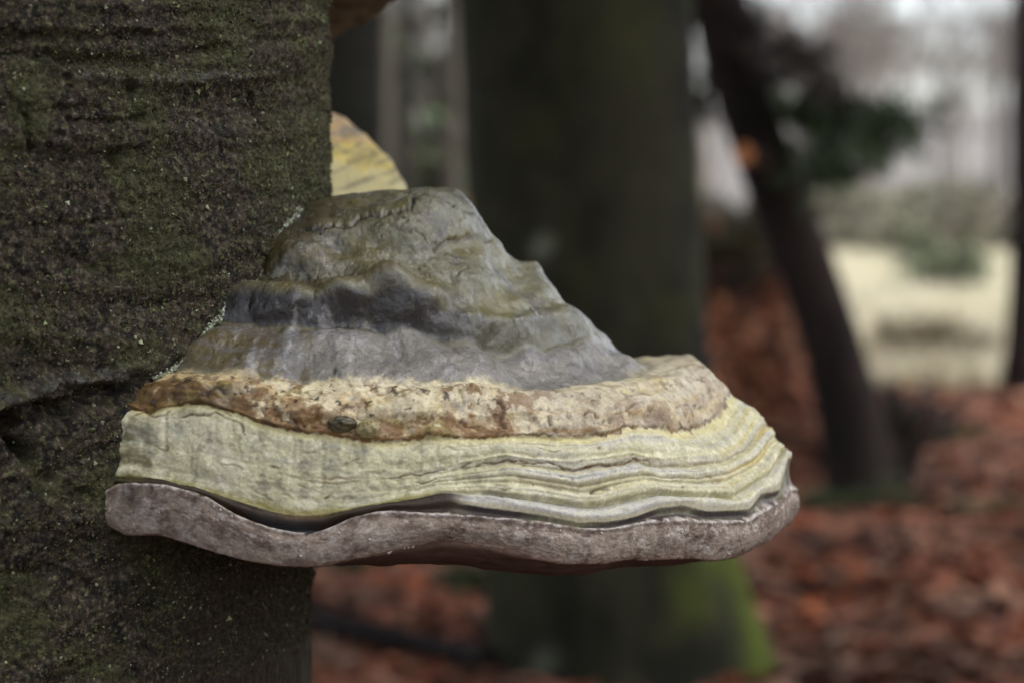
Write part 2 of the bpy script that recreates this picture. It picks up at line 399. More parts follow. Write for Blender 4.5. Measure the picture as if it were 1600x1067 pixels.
# keep radii growing smoothly
for i, (name, rp, lp, poly) in enumerate(R_):
    a, b = ab[i]
    xs = np.array([p[0] for p in poly], float); ys = np.array([p[1] for p in poly], float)
    f_ = np.abs(phi)                                            # the far side mirrors the near side
    X = CX + a * np.cos(phi); Y = CY - b * np.sin(phi)
    Xf = CX + a * np.cos(f_); Yf = CY - b * np.sin(f_)
    py = np.full(NP, ys.mean())
    for _ in range(4):
        dy, dz = ray_yz(py); px = 800 + F * Xf * dy / Yf
        py = np.interp(px, xs, ys)
    order = py.copy()
    py = smooth1(py, 8 if i >= 13 else 4)
    Z = z_at(py, Yf)
    ringP.append(np.stack([X, Y, Z], -1))
ringP = np.array(ringP)                                         # (K, NP, 3)
# underside rings (pore surface) and a closed crown
Zb = ringP[-1, :, 2]
zp = float(z_at(889, 1.05))
bot_xs = np.array([p[0] for p in R_[-1][3]], float); bot_ys = np.array([p[1] for p in R_[-1][3]], float)
SAG = ([100, 300, 440, 520, 600, 700, 850, 960, 1050, 1110, 1150, 1300], [-14, -12, -6, 2, 18, 34, 26, 12, 6, 1, -8, -16])
def under(sc, mix):
    P = ringP[-1].copy()
    P[:, 0] = CX + (P[:, 0] - CX) * sc; P[:, 1] = CY + (P[:, 1] - CY) * sc
    Yf = CY - np.abs(CY - P[:, 1])
    px = 800 + F * P[:, 0] / Yf
    py = np.interp(px, bot_xs, bot_ys) + mix * smooth1(np.interp(px, *SAG), 12)
    Z = z_at(py, Yf)
    P[:, 2] = smooth1(Z, 10)
    return P
u1, u2, u3 = under(0.972, 0.30), under(0.91, 0.75), under(0.80, 1.0)
flat = under(0.80, 1.0)
def inner(sc):
    P = u3.copy(); P[:, 0] = CX + (P[:, 0] - CX) * sc; P[:, 1] = CY + (P[:, 1] - CY) * sc
    P[:, 2] = P[:, 2] * sc + zp * (1 - sc); return P
us = [u1, u2, u3, inner(0.5), inner(0.05)]
def crown(sc, up):
    P = ringP[0].copy()
    P[:, 0] = CX + (P[:, 0] - CX) * sc; P[:, 1] = CY + (P[:, 1] - CY) * sc
    P[:, 2] = P[:, 2] * sc + (1 - sc) * ringP[0, :, 2].mean() + up
    return P
cr = [crown(0.03, 0.0028), crown(0.5, 0.0024), crown(0.8, 0.0016)]
levels = np.concatenate([np.array(cr), ringP, np.array(us)])
kidx = np.concatenate([[-3, -2, -1], np.arange(KN), KN + np.arange(5)]).astype(float)
gaps = np.array([10, 10, 12, 34, 44, 36, 24, 40, 64, 18, 30, 34, 46, 50, 15, 12, 32, 36, 8, 12, 30, 30, 20], float)
tk = np.concatenate([[0], np.cumsum(gaps)]); assert len(tk) == len(levels)
rows = []
for i, g in enumerate(gaps):
    nrow = max(3, int(g / (1.15 if 3 <= i < 20 else 4)))
    rows.append(tk[i] + g * np.arange(nrow) / nrow)
T = np.concatenate(rows + [[tk[-1]]])
def pchip(tk, Yk, T):
    h = np.diff(tk); sl = np.diff(Yk, axis=0) / h[:, None, None]
    d = np.zeros_like(Yk)
    w1 = (2 * h[1:] + h[:-1])[:, None, None]; w2 = (h[1:] + 2 * h[:-1])[:, None, None]
    same = sl[:-1] * sl[1:] > 0
    with np.errstate(divide='ignore', invalid='ignore'):
        hm = (w1 + w2) / (w1 / sl[:-1] + w2 / sl[1:])
    d[1:-1] = np.where(same, hm, 0); d[0] = sl[0]; d[-1] = sl[-1]
    i = np.clip(np.searchsorted(tk, T, side='right') - 1, 0, len(h) - 1)
    x = ((T - tk[i]) / h[i])[:, None, None]; H = h[i][:, None, None]
    return (Yk[i] * (2 * x**3 - 3 * x**2 + 1) + d[i] * H * (x**3 - 2 * x**2 + x) + Yk[i + 1] * (-2 * x**3 + 3 * x**2) + d[i + 1] * H * (x**3 - x**2))
PF = pchip(tk, levels, T)                                       # (rows, NP, 3)
K = np.interp(T, tk, kidx)                                      # ring index of each row
KK = np.broadcast_to(K[:, None], PF.shape[:2])
N0 = normals(PF)
if (N0[len(T) // 2, NP // 2] * np.array([0, -1, 0])).sum() < 0: N0 = -N0
px, py = project(PF)
PH = np.broadcast_to(phi[None], px.shape)
front = sm(-0.15, 0.05, PH)
Xw, Yw, Zw = PF[..., 0], PF[..., 1], PF[..., 2]
arc = PH * 0.18                                                 # metres along the rim
capm = sm(-3, 0.3, KK) * (1 - sm(5.6, 6.2, KK))
ridm = sm(5.8, 6.5, KK) * (1 - sm(8.7, 9.1, KK))
crem = sm(8.8, 9.2, KK) * (1 - sm(11.2, 11.8, KK))
lipm = sm(12.6, 13.2, KK) * (1 - sm(15.2, 16, KK))
porm = sm(15.2, 16.5, KK)
disp = np.zeros(px.shape)
# cap: knobbly lumps and terraces
disp += capm * (0.0060 * fbm(Xw * 20, Yw * 20, Zw * 30, o=2) + 0.0011 * fbm(Xw * 75, Yw * 75, Zw * 85, o=3))
tipf = 1 - .8 * np.exp(-(PH / .45) ** 2)
lump = tipf * pn(arc * 24 + 3, KK * 0.6, 2.0)
disp += sm(2.6, 3.6, KK) * (1 - sm(5.2, 6.0, KK)) * (0.0034 * np.abs(lump) * 1.6 - 0.001)
disp += tipf * 0.0030 * np.exp(-((KK - 4.05 - 0.25 * pn(arc * 30, 1.0, 3.3)) / 0.28) ** 2)
disp -= tipf * 0.0026 * np.exp(-((KK - 4.95 - 0.15 * pn(arc * 40, 4.0, 3.3)) / 0.20) ** 2)
def bump(x, y, rx, ry, h):
    global disp
    disp = disp + h * front * np.exp(-((px - x) / rx) ** 2 - ((py - y) / ry) ** 2)
for b_ in [(606,438,34,20,.0075),(550,464,42,18,.0060),(440,462,46,12,.003),(660,470,40,20,.003),(535,385,26,15,-.0035),(470,395,40,20,.002),
           (690,315,50,22,.002),(632,304,13,10,-.0035),(740,440,40,22,.003),(805,478,40,22,.003),(880,505,40,18,.003),(700,490,30,14,-.002),
           (677,678,12,8,.0022),(597,640,9,8,.0022),(788,670,9,12,.0018),(872,683,11,7,.0018),(710,640,12,16,-.0014),(640,625,14,12,.0016),(470,640,20,14,.0016),
           (812,520,26,16,.003),(770,535,26,14,-.002),(835,462,36,16,.0025),(590,375,20,10,-.0018),(720,385,28,10,-.0015),(500,340,40,18,.002)]:
    bump(*b_)
disp += 0.0050 * np.exp(-((PH + 0.10) / 0.13) ** 2 - ((KK - 2.55) / 0.30) ** 2)       # knob on the right shoulder
# ridge roll
disp += 0.0030 * (1 - sm(.25, .75, 1 - np.abs(PH) / 1.2)) * np.exp(-((KK - 7.6) / 0.75) ** 2) + ridm * (0.0024 * fbm(arc * 40, KK * .9, 8.0, o=3) + (0.0010 - .0007 * sm(700, 850, px)) * fbm(Xw * 190, Yw * 190, Zw * 190, o=3))
disp -= (0.0020 - .0014 * sm(.25, .75, 1 - np.abs(PH) / 1.2)) * np.exp(-((KK - 9.05 - 0.10 * pn(arc * 90, 2.0)) / 0.14) ** 2)
disp -= 0.0018 * np.exp(-((KK - 6.0) / 0.18) ** 2)
# cream zones: fine concentric terraces, stronger to the right
rgt = sm(620, 900, px)
wob = 0.09 * fbm(arc * 24, KK * .9, 1.0, o=4)
disp += crem * (0.0016 * fbm(arc * 30, KK * .8, 2.0, o=3) + 0.0004 * fbm(Xw * 300, Yw * 300, Zw * 300, o=2))
for kc, amp, wd in [(9.55, .0009, .12), (10.05, -.0014, .045), (10.3, .0010, .10), (10.62, -.0009, .06), (10.85, .0011, .10), (11.02, -.0026, .08), (9.8, .0007, .05), (10.18, .0007, .04), (10.45, -.0007, .035), (10.73, .0007, .04), (9.3, -.0006, .05)]:
    disp += amp * (0.12 + 0.95 * rgt) * np.exp(-((KK - kc - wob) / wd) ** 2)
disp += 0.0016 * np.exp(-((KK - 11.5) / 0.3) ** 2) * rgt
leftg = sm(300, 360, px) * (1 - sm(560, 620, px))
disp -= (0.0026 + 0.0045 * leftg) * np.exp(-((KK - 12.5) / 0.42) ** 2)
disp += crem * 0.0004 * pn(arc * 150, KK * 0.25, 6.0) * (1 - rgt)                      # vertical creases at left
# lip: doughy, granular
disp += lipm * (0.0020 * fbm(arc * 22, KK * .5, 3.0, o=2) + 0.0004 * fbm(Xw * 160, Yw * 160, Zw * 160, o=3) + 0.0005 * np.minimum(0, .25 + fbm(Xw * 240, Yw * 240, Zw * 240 + 5, o=2)) + 0.00030 * fbm(Xw * 900, Yw * 900, Zw * 900, o=2))
disp += 0.0013 * np.exp(-((KK - 13.12) / 0.16) ** 2) * (1 + 0.9 * fbm(arc * 140, 1.0, 2.0, o=3))
disp += porm * (0.0012 * fbm(Xw * 60, Yw * 60, 1.0, o=3))
# general grain
disp += (1 - porm) * 0.00018 * fbm(Xw * 700, Yw * 700, Zw * 700, o=2)
rimfade = sm(-3, -1.5, KK)
PFd = PF + N0 * (disp * rimfade)[..., None]

# cracks and pits (engraved), given as places seen on the photograph's near face
CRACKS = [
 ([(478,362),(500,360),(515,352),(545,350),(560,340),(577,335),(600,335),(640,336),(648,324),(660,318),(682,320),(700,332)], 2.2, .0018, (28,24,24), 1.0),
 ([(718,336),(732,344),(748,356)], 2.1, .0012, (30,26,24), 1.0),
 ([(632,368),(645,366),(658,372),(668,380)], 1.8, .0010, (70,62,42), .9),
 ([(680,390),(692,380),(702,373),(718,376),(728,369),(742,370),(760,378)], 2.4, .0013, (50,44,30), 1.0),
 ([(455,370),(475,362),(500,366)], 2.2, .0012, (22,20,16), .9),
 ([(744,728),(757,722),(775,724),(792,719),(815,721),(838,724),(858,722),(880,731),(895,735),(915,730),(935,724),(950,727),(980,724),(993,715),(1012,718),(1020,724)], 1.7, .0009, (84,50,28), 1.0),
 ([(610,748),(640,742),(660,742),(680,737),(697,734)], 1.5, .0008, (98,66,34), .9),
 ([(722,729),(735,724)], 2, .0008, (90,58,34), .8),
 ([(213,648),(225,641),(232,648),(245,652),(258,648),(264,640)], 1.5, .0008, (88,58,26), 1.0),
 ([(283,652),(300,647),(322,650),(335,642),(350,652),(368,658),(378,664),(381,678)], 1.7, .0009, (84,56,28), 1.0),
 ([(330,634),(346,640),(360,650)], 1.5, .0008, (100,72,40), .8),
 ([(925,770),(938,764),(952,766)], 1.8, .0008, (86,60,50), .9),
 ([(860,760),(878,766)], 1.8, .0006, (120,104,92), .8), ([(774,756),(790,758)], 1.8, .0006, (104,84,66), .9),
 ([(496,746),(512,750),(528,746),(544,748)], 1.6, .0005, (116,84,50), .8),
 ([(424,728),(436,733)], 1.6, .0005, (80,56,40), .9), ([(508,780),(518,770)], 2, .0006, (104,74,44), .8),
 ([(440,740),(480,752),(520,756),(560,752)], 2.0, .0005, (150,142,112), .6),
 ([(378,660),(372,690),(378,720)], 2.2, .0007, (150,146,120), .5), ([(470,690),(466,730)], 2, .0006, (150,146,118), .5),
 ([(300,690),(296,740)], 2.2, .0006, (140,136,110), .4), ([(565,690),(566,715)], 2.5, .0008, (130,124,96), .6),
 ([(908,652),(916,648),(924,650),(928,656)], 1.8, .0012, (110,70,48), 1.0),
 ([(957,640),(966,636),(972,648)], 3.5, .0012, (110,92,86), .8),
 ([(779,632),(784,645),(779,660),(786,668)], 3.6, .0022, (84,54,36), .9),
 ([(852,655),(862,672),(872,682)], 2.8, .0018, (66,62,40), .9),
 ([(716,612),(720,632)], 3, .0014, (128,120,66), .8), ([(660,600),(700,598)], 2.4, .0012, (84,60,40), .8),
 ([(590,618),(612,612)], 3.2, .0012, (116,66,36), .8), ([(460,658),(464,668)], 3, .0012, (50,40,28), .9),
 ([(325,620),(340,608),(352,616)], 6, .0020, (34,28,22), 1.0),
]
rk = np.random.default_rng(17)
poly = {r[0]: r[3] for r in R_}
def yring(name, x): return float(np.interp(x, [p[0] for p in poly[name]], [p[1] for p in poly[name]]))
for _ in range(46):
    x = rk.uniform(230, 1120); zone = rk.choice(3, p=[.35, .5, .15])
    a_, b_ = [('crest', 'under'), ('under', 'cream'), ('m2', 'dtop')][zone]
    if zone == 2: x = rk.uniform(480, 760)
    y = yring(a_, x) + (yring(b_, x) - yring(a_, x)) * rk.uniform(.1, .9)
    L = rk.uniform(8, 34); k = rk.integers(3, 6); pts = [(x, y)]
    slope = (yring(b_, x + 15) - yring(b_, x - 15)) / 30
    for j in range(k): pts.append((pts[-1][0] + L / k, pts[-1][1] + slope * L / k + rk.normal(0, 2.4)))
    CRACKS.append((pts, rk.uniform(1.1, 1.9), rk.uniform(.0004, .0010), [(112, 84, 54), (136, 118, 88), (74, 64, 50)][zone], rk.uniform(.4, .85)))
for _ in range(16):                                              # hairline creases running down the cream zone
    x = rk.uniform(230, 760); y0 = yring('under', x) + 6; y1 = y0 + rk.uniform(.25, .8) * (yring('cream', x) - y0)
    pts = [(x, y0)]
    for j in range(4): pts.append((pts[-1][0] + rk.normal(0, 2.0), y0 + (y1 - y0) * (j + 1) / 4))
    CRACKS.append((pts, rk.uniform(1.4, 2.6), rk.uniform(.0004, .0009), (144, 138, 108), rk.uniform(.1, .3)))
SHIFT = np.zeros(px.shape)
depth = np.zeros(px.shape)
cm = []
fr = front > 0.3
pxn = px + 2.2 * fbm(px * .07, py * .07, 2.0, o=2); pyn = py + 2.2 * fbm(px * .08, py * .08, 9.0, o=2)
for pts, wd, dep, colr, st in CRACKS:
    a_ = np.array(pts); sel = fr & (px > a_[:, 0].min() - 15) & (px < a_[:, 0].max() + 15) & (py > a_[:, 1].min() - 15) & (py < a_[:, 1].max() + 15)
    m = np.zeros(px.shape)
    dd = polydist(pxn[sel], pyn[sel], pts)
    m[sel] = np.exp(-(dd / wd) ** 2) * np.clip(0.75 + 0.6 * pn(px[sel] * .12, py[sel] * .12, 3.0), 0.15, 1)
    depth += dep * m; cm.append((m * st, lin(*colr)))
# pin-holes on ridge and cap
pits = []
rr = np.random.default_rng(3)
for _ in range(150):
    x = rr.uniform(450, 1130); k = rr.choice(2, p=[.65, .35])
    y = rr.uniform(605, 672) if k == 0 else rr.uniform(330, 600)
    if rr.random() < .22: y = rr.uniform(690, 780); x = rr.uniform(260, 1100)
    if k == 0 and x < 640 and rr.random() < .5: continue
    pits.append((x, y, rr.uniform(1.0, 2.6), rr.uniform(.35, .95)))
pits += [(522,578,4.2,1),(700,598,4,.9),(632,600,3.5,.8),(720,660,3,.8),(775,632,4,.9)]
pit = np.zeros(px.shape)
idx_r = np.arange(px.shape[0])
for x, y, r, s_ in pits:
    sel = fr & (np.abs(px - x) < 3.2 * r) & (np.abs(py - y) < 3.2 * r)
    q = s_ * np.exp(-((px[sel] - x) ** 2 + (py[sel] - y) ** 2) / r ** 2)
    pit[sel] = np.maximum(pit[sel], q)
depth += pit * 0.0008
PFd = PFd - N0 * depth[..., None]

# ---- pigment of the big fungus, with painted highlights, glints and ridge shade
n_a = fbm(Xw * 45, Yw * 45, Zw * 45, o=4); n_b = fbm(Xw * 130, Yw * 130, Zw * 130, o=4, gain=.6); n_c = fbm(Xw * 20, Yw * 20, Zw * 20, o=3)
n_d = fbm(Xw * 330, Yw * 330, Zw * 330, o=3, gain=.65)
streak = fbm(arc * 14, KK * 3.2, 4.0, o=4, gain=.6)             # along the growth rings
fall = fbm(arc * 90, KK * 0.9, 7.0, o=4, gain=.6)               # running down
lft = 1 - sm(420, 620, px)
C = np.empty(px.shape + (3,)); C[:] = lin(126, 124, 96)
# cap
C = mixc(C, lin(120, 112, 66), sm(0.0, 0.55, n_a + 0.4 * n_c) * .8)
C = mixc(C, lin(146, 146, 122), sm(0.1, 0.5, n_b) * .5)  # whitish gloss highlights painted into the cap colour
C = mixc(C, lin(96, 90, 84), sm(0.15, 0.6, -n_a + .5 * streak) * .7)
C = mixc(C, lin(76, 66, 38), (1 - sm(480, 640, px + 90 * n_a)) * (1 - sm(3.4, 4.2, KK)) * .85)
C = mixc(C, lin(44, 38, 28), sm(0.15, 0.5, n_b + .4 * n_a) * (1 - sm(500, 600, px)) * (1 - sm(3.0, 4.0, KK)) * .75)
C = mixc(C, lin(152, 148, 124), sm(760, 900, px) * sm(-.3, .5, n_a) * .5)
C = mixc(C, lin(66, 60, 44), sm(.25, .5, n_d * .7 + n_b * .7) * .55)
C = mixc(C, lin(168, 168, 148), sm(.3, .55, -n_d * .6 + n_b * .7) * .5)
dk = sm(4.02, 4.3, KK + .22 * pn(arc * 45, 2.0) + .1 * n_b) * (1 - sm(4.9, 5.06, KK + .06 * n_b))
C = mixc(C, lin(48, 46, 49), dk * (1 - 0.5 * sm(640, 800, px)) * (0.95 - .3 * sm(0.2, .7, fall)))
C = mixc(C, lin(150, 148, 150), dk * sm(.25, .6, fall + .5 * n_d) * (1 - sm(480, 560, px)) * sm(400, 440, px) * .7)
C = mixc(C, lin(120, 108, 70), np.exp(-((KK - 3.85) / .25) ** 2) * (1 - sm(640, 740, px)) * .6)
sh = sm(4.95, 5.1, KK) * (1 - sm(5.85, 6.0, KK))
C = mixc(C, lin(142, 138, 134), sh * .75)
C = mixc(C, lin(94, 82, 46), sh * sm(-.15, .35, -fall * .7 + 1.1 * (1 - sm(300, 560, px)) - .4) * .9)
C = mixc(C, lin(72, 66, 62), sh * sm(.15, .5, n_b * .6 + fall * .6 - .1) * .55 * (1 - sm(600, 800, px)))
C = mixc(C, lin(186, 184, 184), sh * sm(.10, .45, fall * .7 + .45 * n_d) * sm(330, 420, px) * (.75 - .45 * sm(560, 700, px)))  # white wet glints painted onto the shelf
C = mixc(C, lin(100, 96, 92), sh * sm(.2, .6, n_d + .6 * n_b) * .5)
C = mixc(C, lin(120, 118, 122), sh * sm(0, .6, streak) * .4)
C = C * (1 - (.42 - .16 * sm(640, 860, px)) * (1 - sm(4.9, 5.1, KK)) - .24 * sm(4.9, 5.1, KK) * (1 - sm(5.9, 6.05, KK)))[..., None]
# ridge
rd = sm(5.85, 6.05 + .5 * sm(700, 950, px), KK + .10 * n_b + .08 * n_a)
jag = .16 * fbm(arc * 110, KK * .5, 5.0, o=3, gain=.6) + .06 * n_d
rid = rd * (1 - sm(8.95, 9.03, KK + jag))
C = mixc(C, lin(184, 173, 146), rid)
C = mixc(C, lin(186, 176, 158), rid * sm(0, .5, n_a) * .8)
C = mixc(C, lin(196, 182, 122), rid * sm(.1, .5, n_b - .3 * n_a) * .6)
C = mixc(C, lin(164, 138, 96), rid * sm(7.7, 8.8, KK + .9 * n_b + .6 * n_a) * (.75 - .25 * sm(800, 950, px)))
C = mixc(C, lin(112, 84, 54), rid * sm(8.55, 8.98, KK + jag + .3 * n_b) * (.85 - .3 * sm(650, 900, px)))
C = mixc(C, lin(150, 122, 84), rid * sm(7.8, 8.7, KK + .7 * n_b + .5 * n_a) * sm(420, 560, px) * (1 - sm(960, 1060, px)) * .6)  # shadowed lower half of the ridge, painted darker brown
C = mixc(C, lin(142, 112, 74), rid * (1 - sm(430, 620, px + 60 * n_a)) * sm(6.2, 7.2, KK + .8 * n_b) * .85)
C = mixc(C, lin(92, 68, 32), rid * (1 - sm(300, 400, px + 60 * n_a + 40 * n_b)) * .85)
C = mixc(C, lin(196, 176, 130), rid * (1 - sm(560, 680, px)) * sm(.15, .5, fall + .6 * n_b - .35 * (KK - 7.6)) * .75)
C = mixc(C, lin(60, 46, 28), rid * (1 - sm(480, 600, px)) * sm(.25, .6, n_b - .5 * n_a + .2 * (KK - 7.8)) * .7)
C = mixc(C, lin(132, 120, 62), rid * sm(.2, .55, fbm(Xw * 55 + 9, Yw * 55, Zw * 55, o=4)) * (1 - sm(700, 800, px)) * .6)
C = mixc(C, lin(118, 100, 84), rid * sm(.2, .6, fall) * (1 - sm(380, 470, px)) * sm(290, 330, px) * .6)
C = mixc(C, lin(172, 164, 144), rid * sm(700, 880, px) * sm(-.5, .3, streak + .4 * n_a) * .8)
C = mixc(C, lin(200, 190, 162), rid * (1 - sm(6.3, 7.2, KK + .6 * n_b)) * sm(430, 520, px) * .65)
C = mixc(C, lin(128, 110, 92), rid * sm(.15, .5, fbm(arc * 70, KK * 1.0, 19.0, o=3)) * sm(880, 960, px) * sm(7.8, 8.6, KK) * .8)
n_e = fbm(Xw * 95 + 3, Yw * 95, Zw * 95, o=5, gain=.65); n_f = fbm(Xw * 190 + 8, Yw * 190, Zw * 190, o=4, gain=.65)
midr = sm(330, 430, px) * (1 - .55 * sm(780, 900, px))
C = mixc(C, lin(210, 199, 166), rid * midr * sm(.08, .22, n_e - .18 * (KK - 7.2)) * .75)
C = mixc(C, lin(112, 78, 40), rid * midr * sm(.22, .34, -n_e + .12 * (KK - 7.4) + .3 * n_f) * .75)
C = mixc(C, lin(46, 34, 22), rid * sm(.50, .60, n_f + .25 * n_e) * (1 - .5 * sm(700, 850, px)) * .85)
C = mixc(C, lin(70, 46, 26), rid * np.exp(-((KK + jag - 8.93) / .07) ** 2) * sm(-.2, .2, n_e) * .8)
# cream zone
cz = sm(8.95, 9.03, KK + jag) * (1 - sm(11.96, 12.02, KK))
C = mixc(C, lin(184, 180, 146), cz)
C = mixc(C, lin(188, 181, 140), cz * sm(.05, .6, (.3 + .7 * rgt) * streak + (.9 - .5 * rgt) * n_a) * .6)
C = mixc(C, lin(160, 158, 144), cz * sm(.1, .6, -(.4 + .6 * rgt) * streak + .5 * n_b) * .7)
C = mixc(C, lin(212, 208, 188), cz * sm(.1, .6, n_a + .5 * n_b) * .5)
C = mixc(C, lin(150, 150, 134), cz * sm(.25, .65, fbm(Xw * 34, Yw * 34, Zw * 60, o=4)) * (1 - rgt) * .6)
C = mixc(C, lin(126, 122, 92), cz * sm(.25, .5, n_b + .5 * n_c) * (1 - .6 * rgt) * .55)
C = mixc(C, lin(210, 206, 180), cz * sm(.2, .45, n_d * .5 - n_b * .7) * .55)
C = mixc(C, lin(154, 146, 84), cz * sm(10.72, 10.98, KK + .12 * n_b) * (1 - sm(11.0, 11.1, KK)) * (1 - sm(640, 720, px)) * .85)
C = mixc(C, lin(92, 86, 34), cz * sm(10.75, 10.98, KK + .15 * n_a) * (1 - sm(11.0, 11.05, KK)) * (1 - sm(230, 300, px + 30 * n_a)) * .8)
C = mixc(C, lin(200, 188, 128), cz * np.exp(-((KK - 9.08) / .10) ** 2) * .6)
for kc, wd, colr, st in [(9.35,.08,(176,174,168),.6),(9.72,.05,(188,182,150),.5),(9.9,.06,(168,166,162),.5),(10.12,.04,(194,182,142),.6),(10.25,.07,(182,182,180),.6),(10.45,.06,(168,156,118),.6),(10.6,.04,(188,180,142),.5),(9.55,.03,(150,146,124),.5),(10.37,.03,(196,192,176),.5),(10.52,.025,(140,132,104),.5),(10.7,.025,(196,194,182),.5),(10.9,.03,(150,142,104),.5),(9.22,.03,(196,190,160),.5),(10.78,.05,(160,154,130),.6)]:
    C = mixc(C, lin(*colr), cz * st * (.2 + .8 * rgt) * (.35 + .65 * sm(-.35, .35, fbm(arc * 16 + kc * 7, KK * 1.5, 3.0, o=3))) * np.exp(-((KK - kc - .09 * streak - .05 * n_b) / wd) ** 2))
C = mixc(C, lin(146, 136, 118), cz * sm(880, 960, px) * np.exp(-((KK - 9.98 - .06 * n_b) / .06) ** 2) * .75)
tipy = sm(1090, 1180, px)
C = mixc(C, lin(180, 164, 98), cz * tipy * sm(.0, .45, fbm(arc * 20, KK * 5, 3.0, o=3)) * .7)
# white and dark bands over the lip
wb = sm(10.97, 11.03, KK) * (1 - sm(11.9, 12.03, KK + .05 * n_b)) * sm(660, 730, px) * (.55 + .45 * sm(-.3, .3, n_b + .5 * streak)) * (1 - .45 * sm(1040, 1100, px))
C = mixc(C, lin(184, 182, 174), wb)
C = mixc(C, lin(150, 148, 146), wb * sm(0, .5, streak) * .5)
C = mixc(C, lin(188, 176, 120), wb * np.exp(-((KK - 11.85) / .1) ** 2) * .6)
db = sm(11.93, 12.03, KK + .05 * n_b) * (1 - sm(12.82, 12.98, KK + .30 * n_b + .18 * n_d))
C = mixc(C, lin(54, 46, 46), db * sm(690, 740, px) * (.35 + .6 * sm(-.35, .15, fbm(arc * 34, KK * .8, 31.0, o=4))))
dl = sm(10.99, 11.05, KK + .03 * n_b) * (1 - sm(12.82, 12.98, KK + .30 * n_b + .18 * n_d)) * (1 - sm(700, 740, px))
C = mixc(C, lin(50, 38, 26), dl)
C = mixc(C, lin(66, 66, 70), dl * sm(380, 410, px) * (1 - sm(470, 520, px)) * sm(11.6, 12.2, KK) * .7)
C = mixc(C, lin(96, 76, 34), dl * (1 - sm(11.0, 11.7, KK)) * sm(.0, .4, n_a) * .6)
# lip
lp_ = sm(12.82, 12.98, KK + .30 * n_b + .18 * n_d)
C = mixc(C, lin(136, 123, 111), lp_)
C = mixc(C, lin(118, 104, 92), lp_ * sm(0, .5, n_a + .4 * n_b) * .7)
C = mixc(C, lin(160, 151, 142), lp_ * sm(.1, .6, n_b + .5 * n_d) * .6)
C = mixc(C, lin(196, 190, 186), lp_ * np.exp(-((KK - 13.05) / .16) ** 2) * sm(-.35, .25, n_d + .5 * n_b) * .85)
C = mixc(C, lin(104, 82, 72), lp_ * np.exp(-((KK - 13.35) / .14) ** 2) * sm(-.1, .4, n_b) * .75)
C = mixc(C, lin(100, 84, 76), lp_ * sm(.15, .5, fbm(arc * 60, KK * 1.1, 23.0, o=4, gain=.6)) * .75)
C = mixc(C, lin(176, 168, 160), lp_ * sm(.42, .52, n_f + .2 * n_d) * (1 - sm(13.6, 14.8, KK)) * .7)
C = mixc(C, lin(84, 66, 56), lp_ * sm(.44, .56, -n_f + .3 * n_b) * .6)
C = mixc(C, lin(56, 42, 36), lp_ * front * np.exp(-((px - 206) / 14) ** 2 - ((py - 778) / 20) ** 2) * .85)
C = mixc(C, lin(124, 94, 78), lp_ * sm(14.6, 15.2, KK) * .6)
pr = sm(15.05, 15.7, KK + .2 * n_b)
C = mixc(C, lin(92, 72, 62), pr)
C = mixc(C, lin(74, 54, 45), pr * sm(0, .5, n_a) * .6)
for m, colr in cm: C = mixc(C, colr, np.clip(m, 0, 1))
C = mixc(C, lin(40, 32, 24), np.clip(pit, 0, 1) * .9)
C *= 0.86 * (1 + 0.10 * n_d)[..., None]
# darker olive tint near the trunk contact at left
dm = np.exp(-(polydist(px, py, [(196, 680), (190, 740), (240, 715)]) / 22) ** 2) * front
C = mixc(C, lin(78, 74, 34), dm * sm(-.3, .3, n_b) * .7 * cz)

fung = thing('bracket_fungus', 'big hoof shaped bracket fungus with grey cap, cream bands and mauve grey lip', 'fungus', (CX, CY, float(zp)))
def part(name, k0, k1, mat):
    r0 = int(np.searchsorted(K, k0)); r1 = int(np.searchsorted(K, k1))
    r1 = min(r1, len(K) - 1)
    P = PFd[r0:r1 + 1]
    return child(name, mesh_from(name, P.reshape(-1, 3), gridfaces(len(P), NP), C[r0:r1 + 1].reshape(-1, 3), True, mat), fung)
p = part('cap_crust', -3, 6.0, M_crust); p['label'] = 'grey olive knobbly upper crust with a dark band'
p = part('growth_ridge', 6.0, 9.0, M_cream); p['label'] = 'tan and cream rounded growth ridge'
p = part('cream_zone', 9.0, 11.0, M_cream); p['label'] = 'pale cream zone with fine yellow rings'
p = part('dark_groove', 11.0, 12.9, M_cream); p['label'] = 'white and blackish stripe above the lip'
p = part('growing_margin', 12.9, 15.25, M_margin); p['label'] = 'mauve grey doughy lower lip'
p = part('pore_surface', 15.25, 20, M_pore); p['label'] = 'reddish brown pore surface underneath'

# surface lookup on the finished fungus
fpx, fpy = project(PFd)
def on_fungus(x, y):
    sel = np.where(front > .5, (fpx - x) ** 2 + (fpy - y) ** 2, 1e9)
    # nearest visible: smallest depth among close hits
    near = sel < 6.0
    if near.any():
        q = np.where(near, PFd[..., 1], 9); i = np.unravel_index(np.argmin(q), q.shape)
    else: i = np.unravel_index(np.argmin(sel), sel.shape)
    return PFd[i], N0[i]

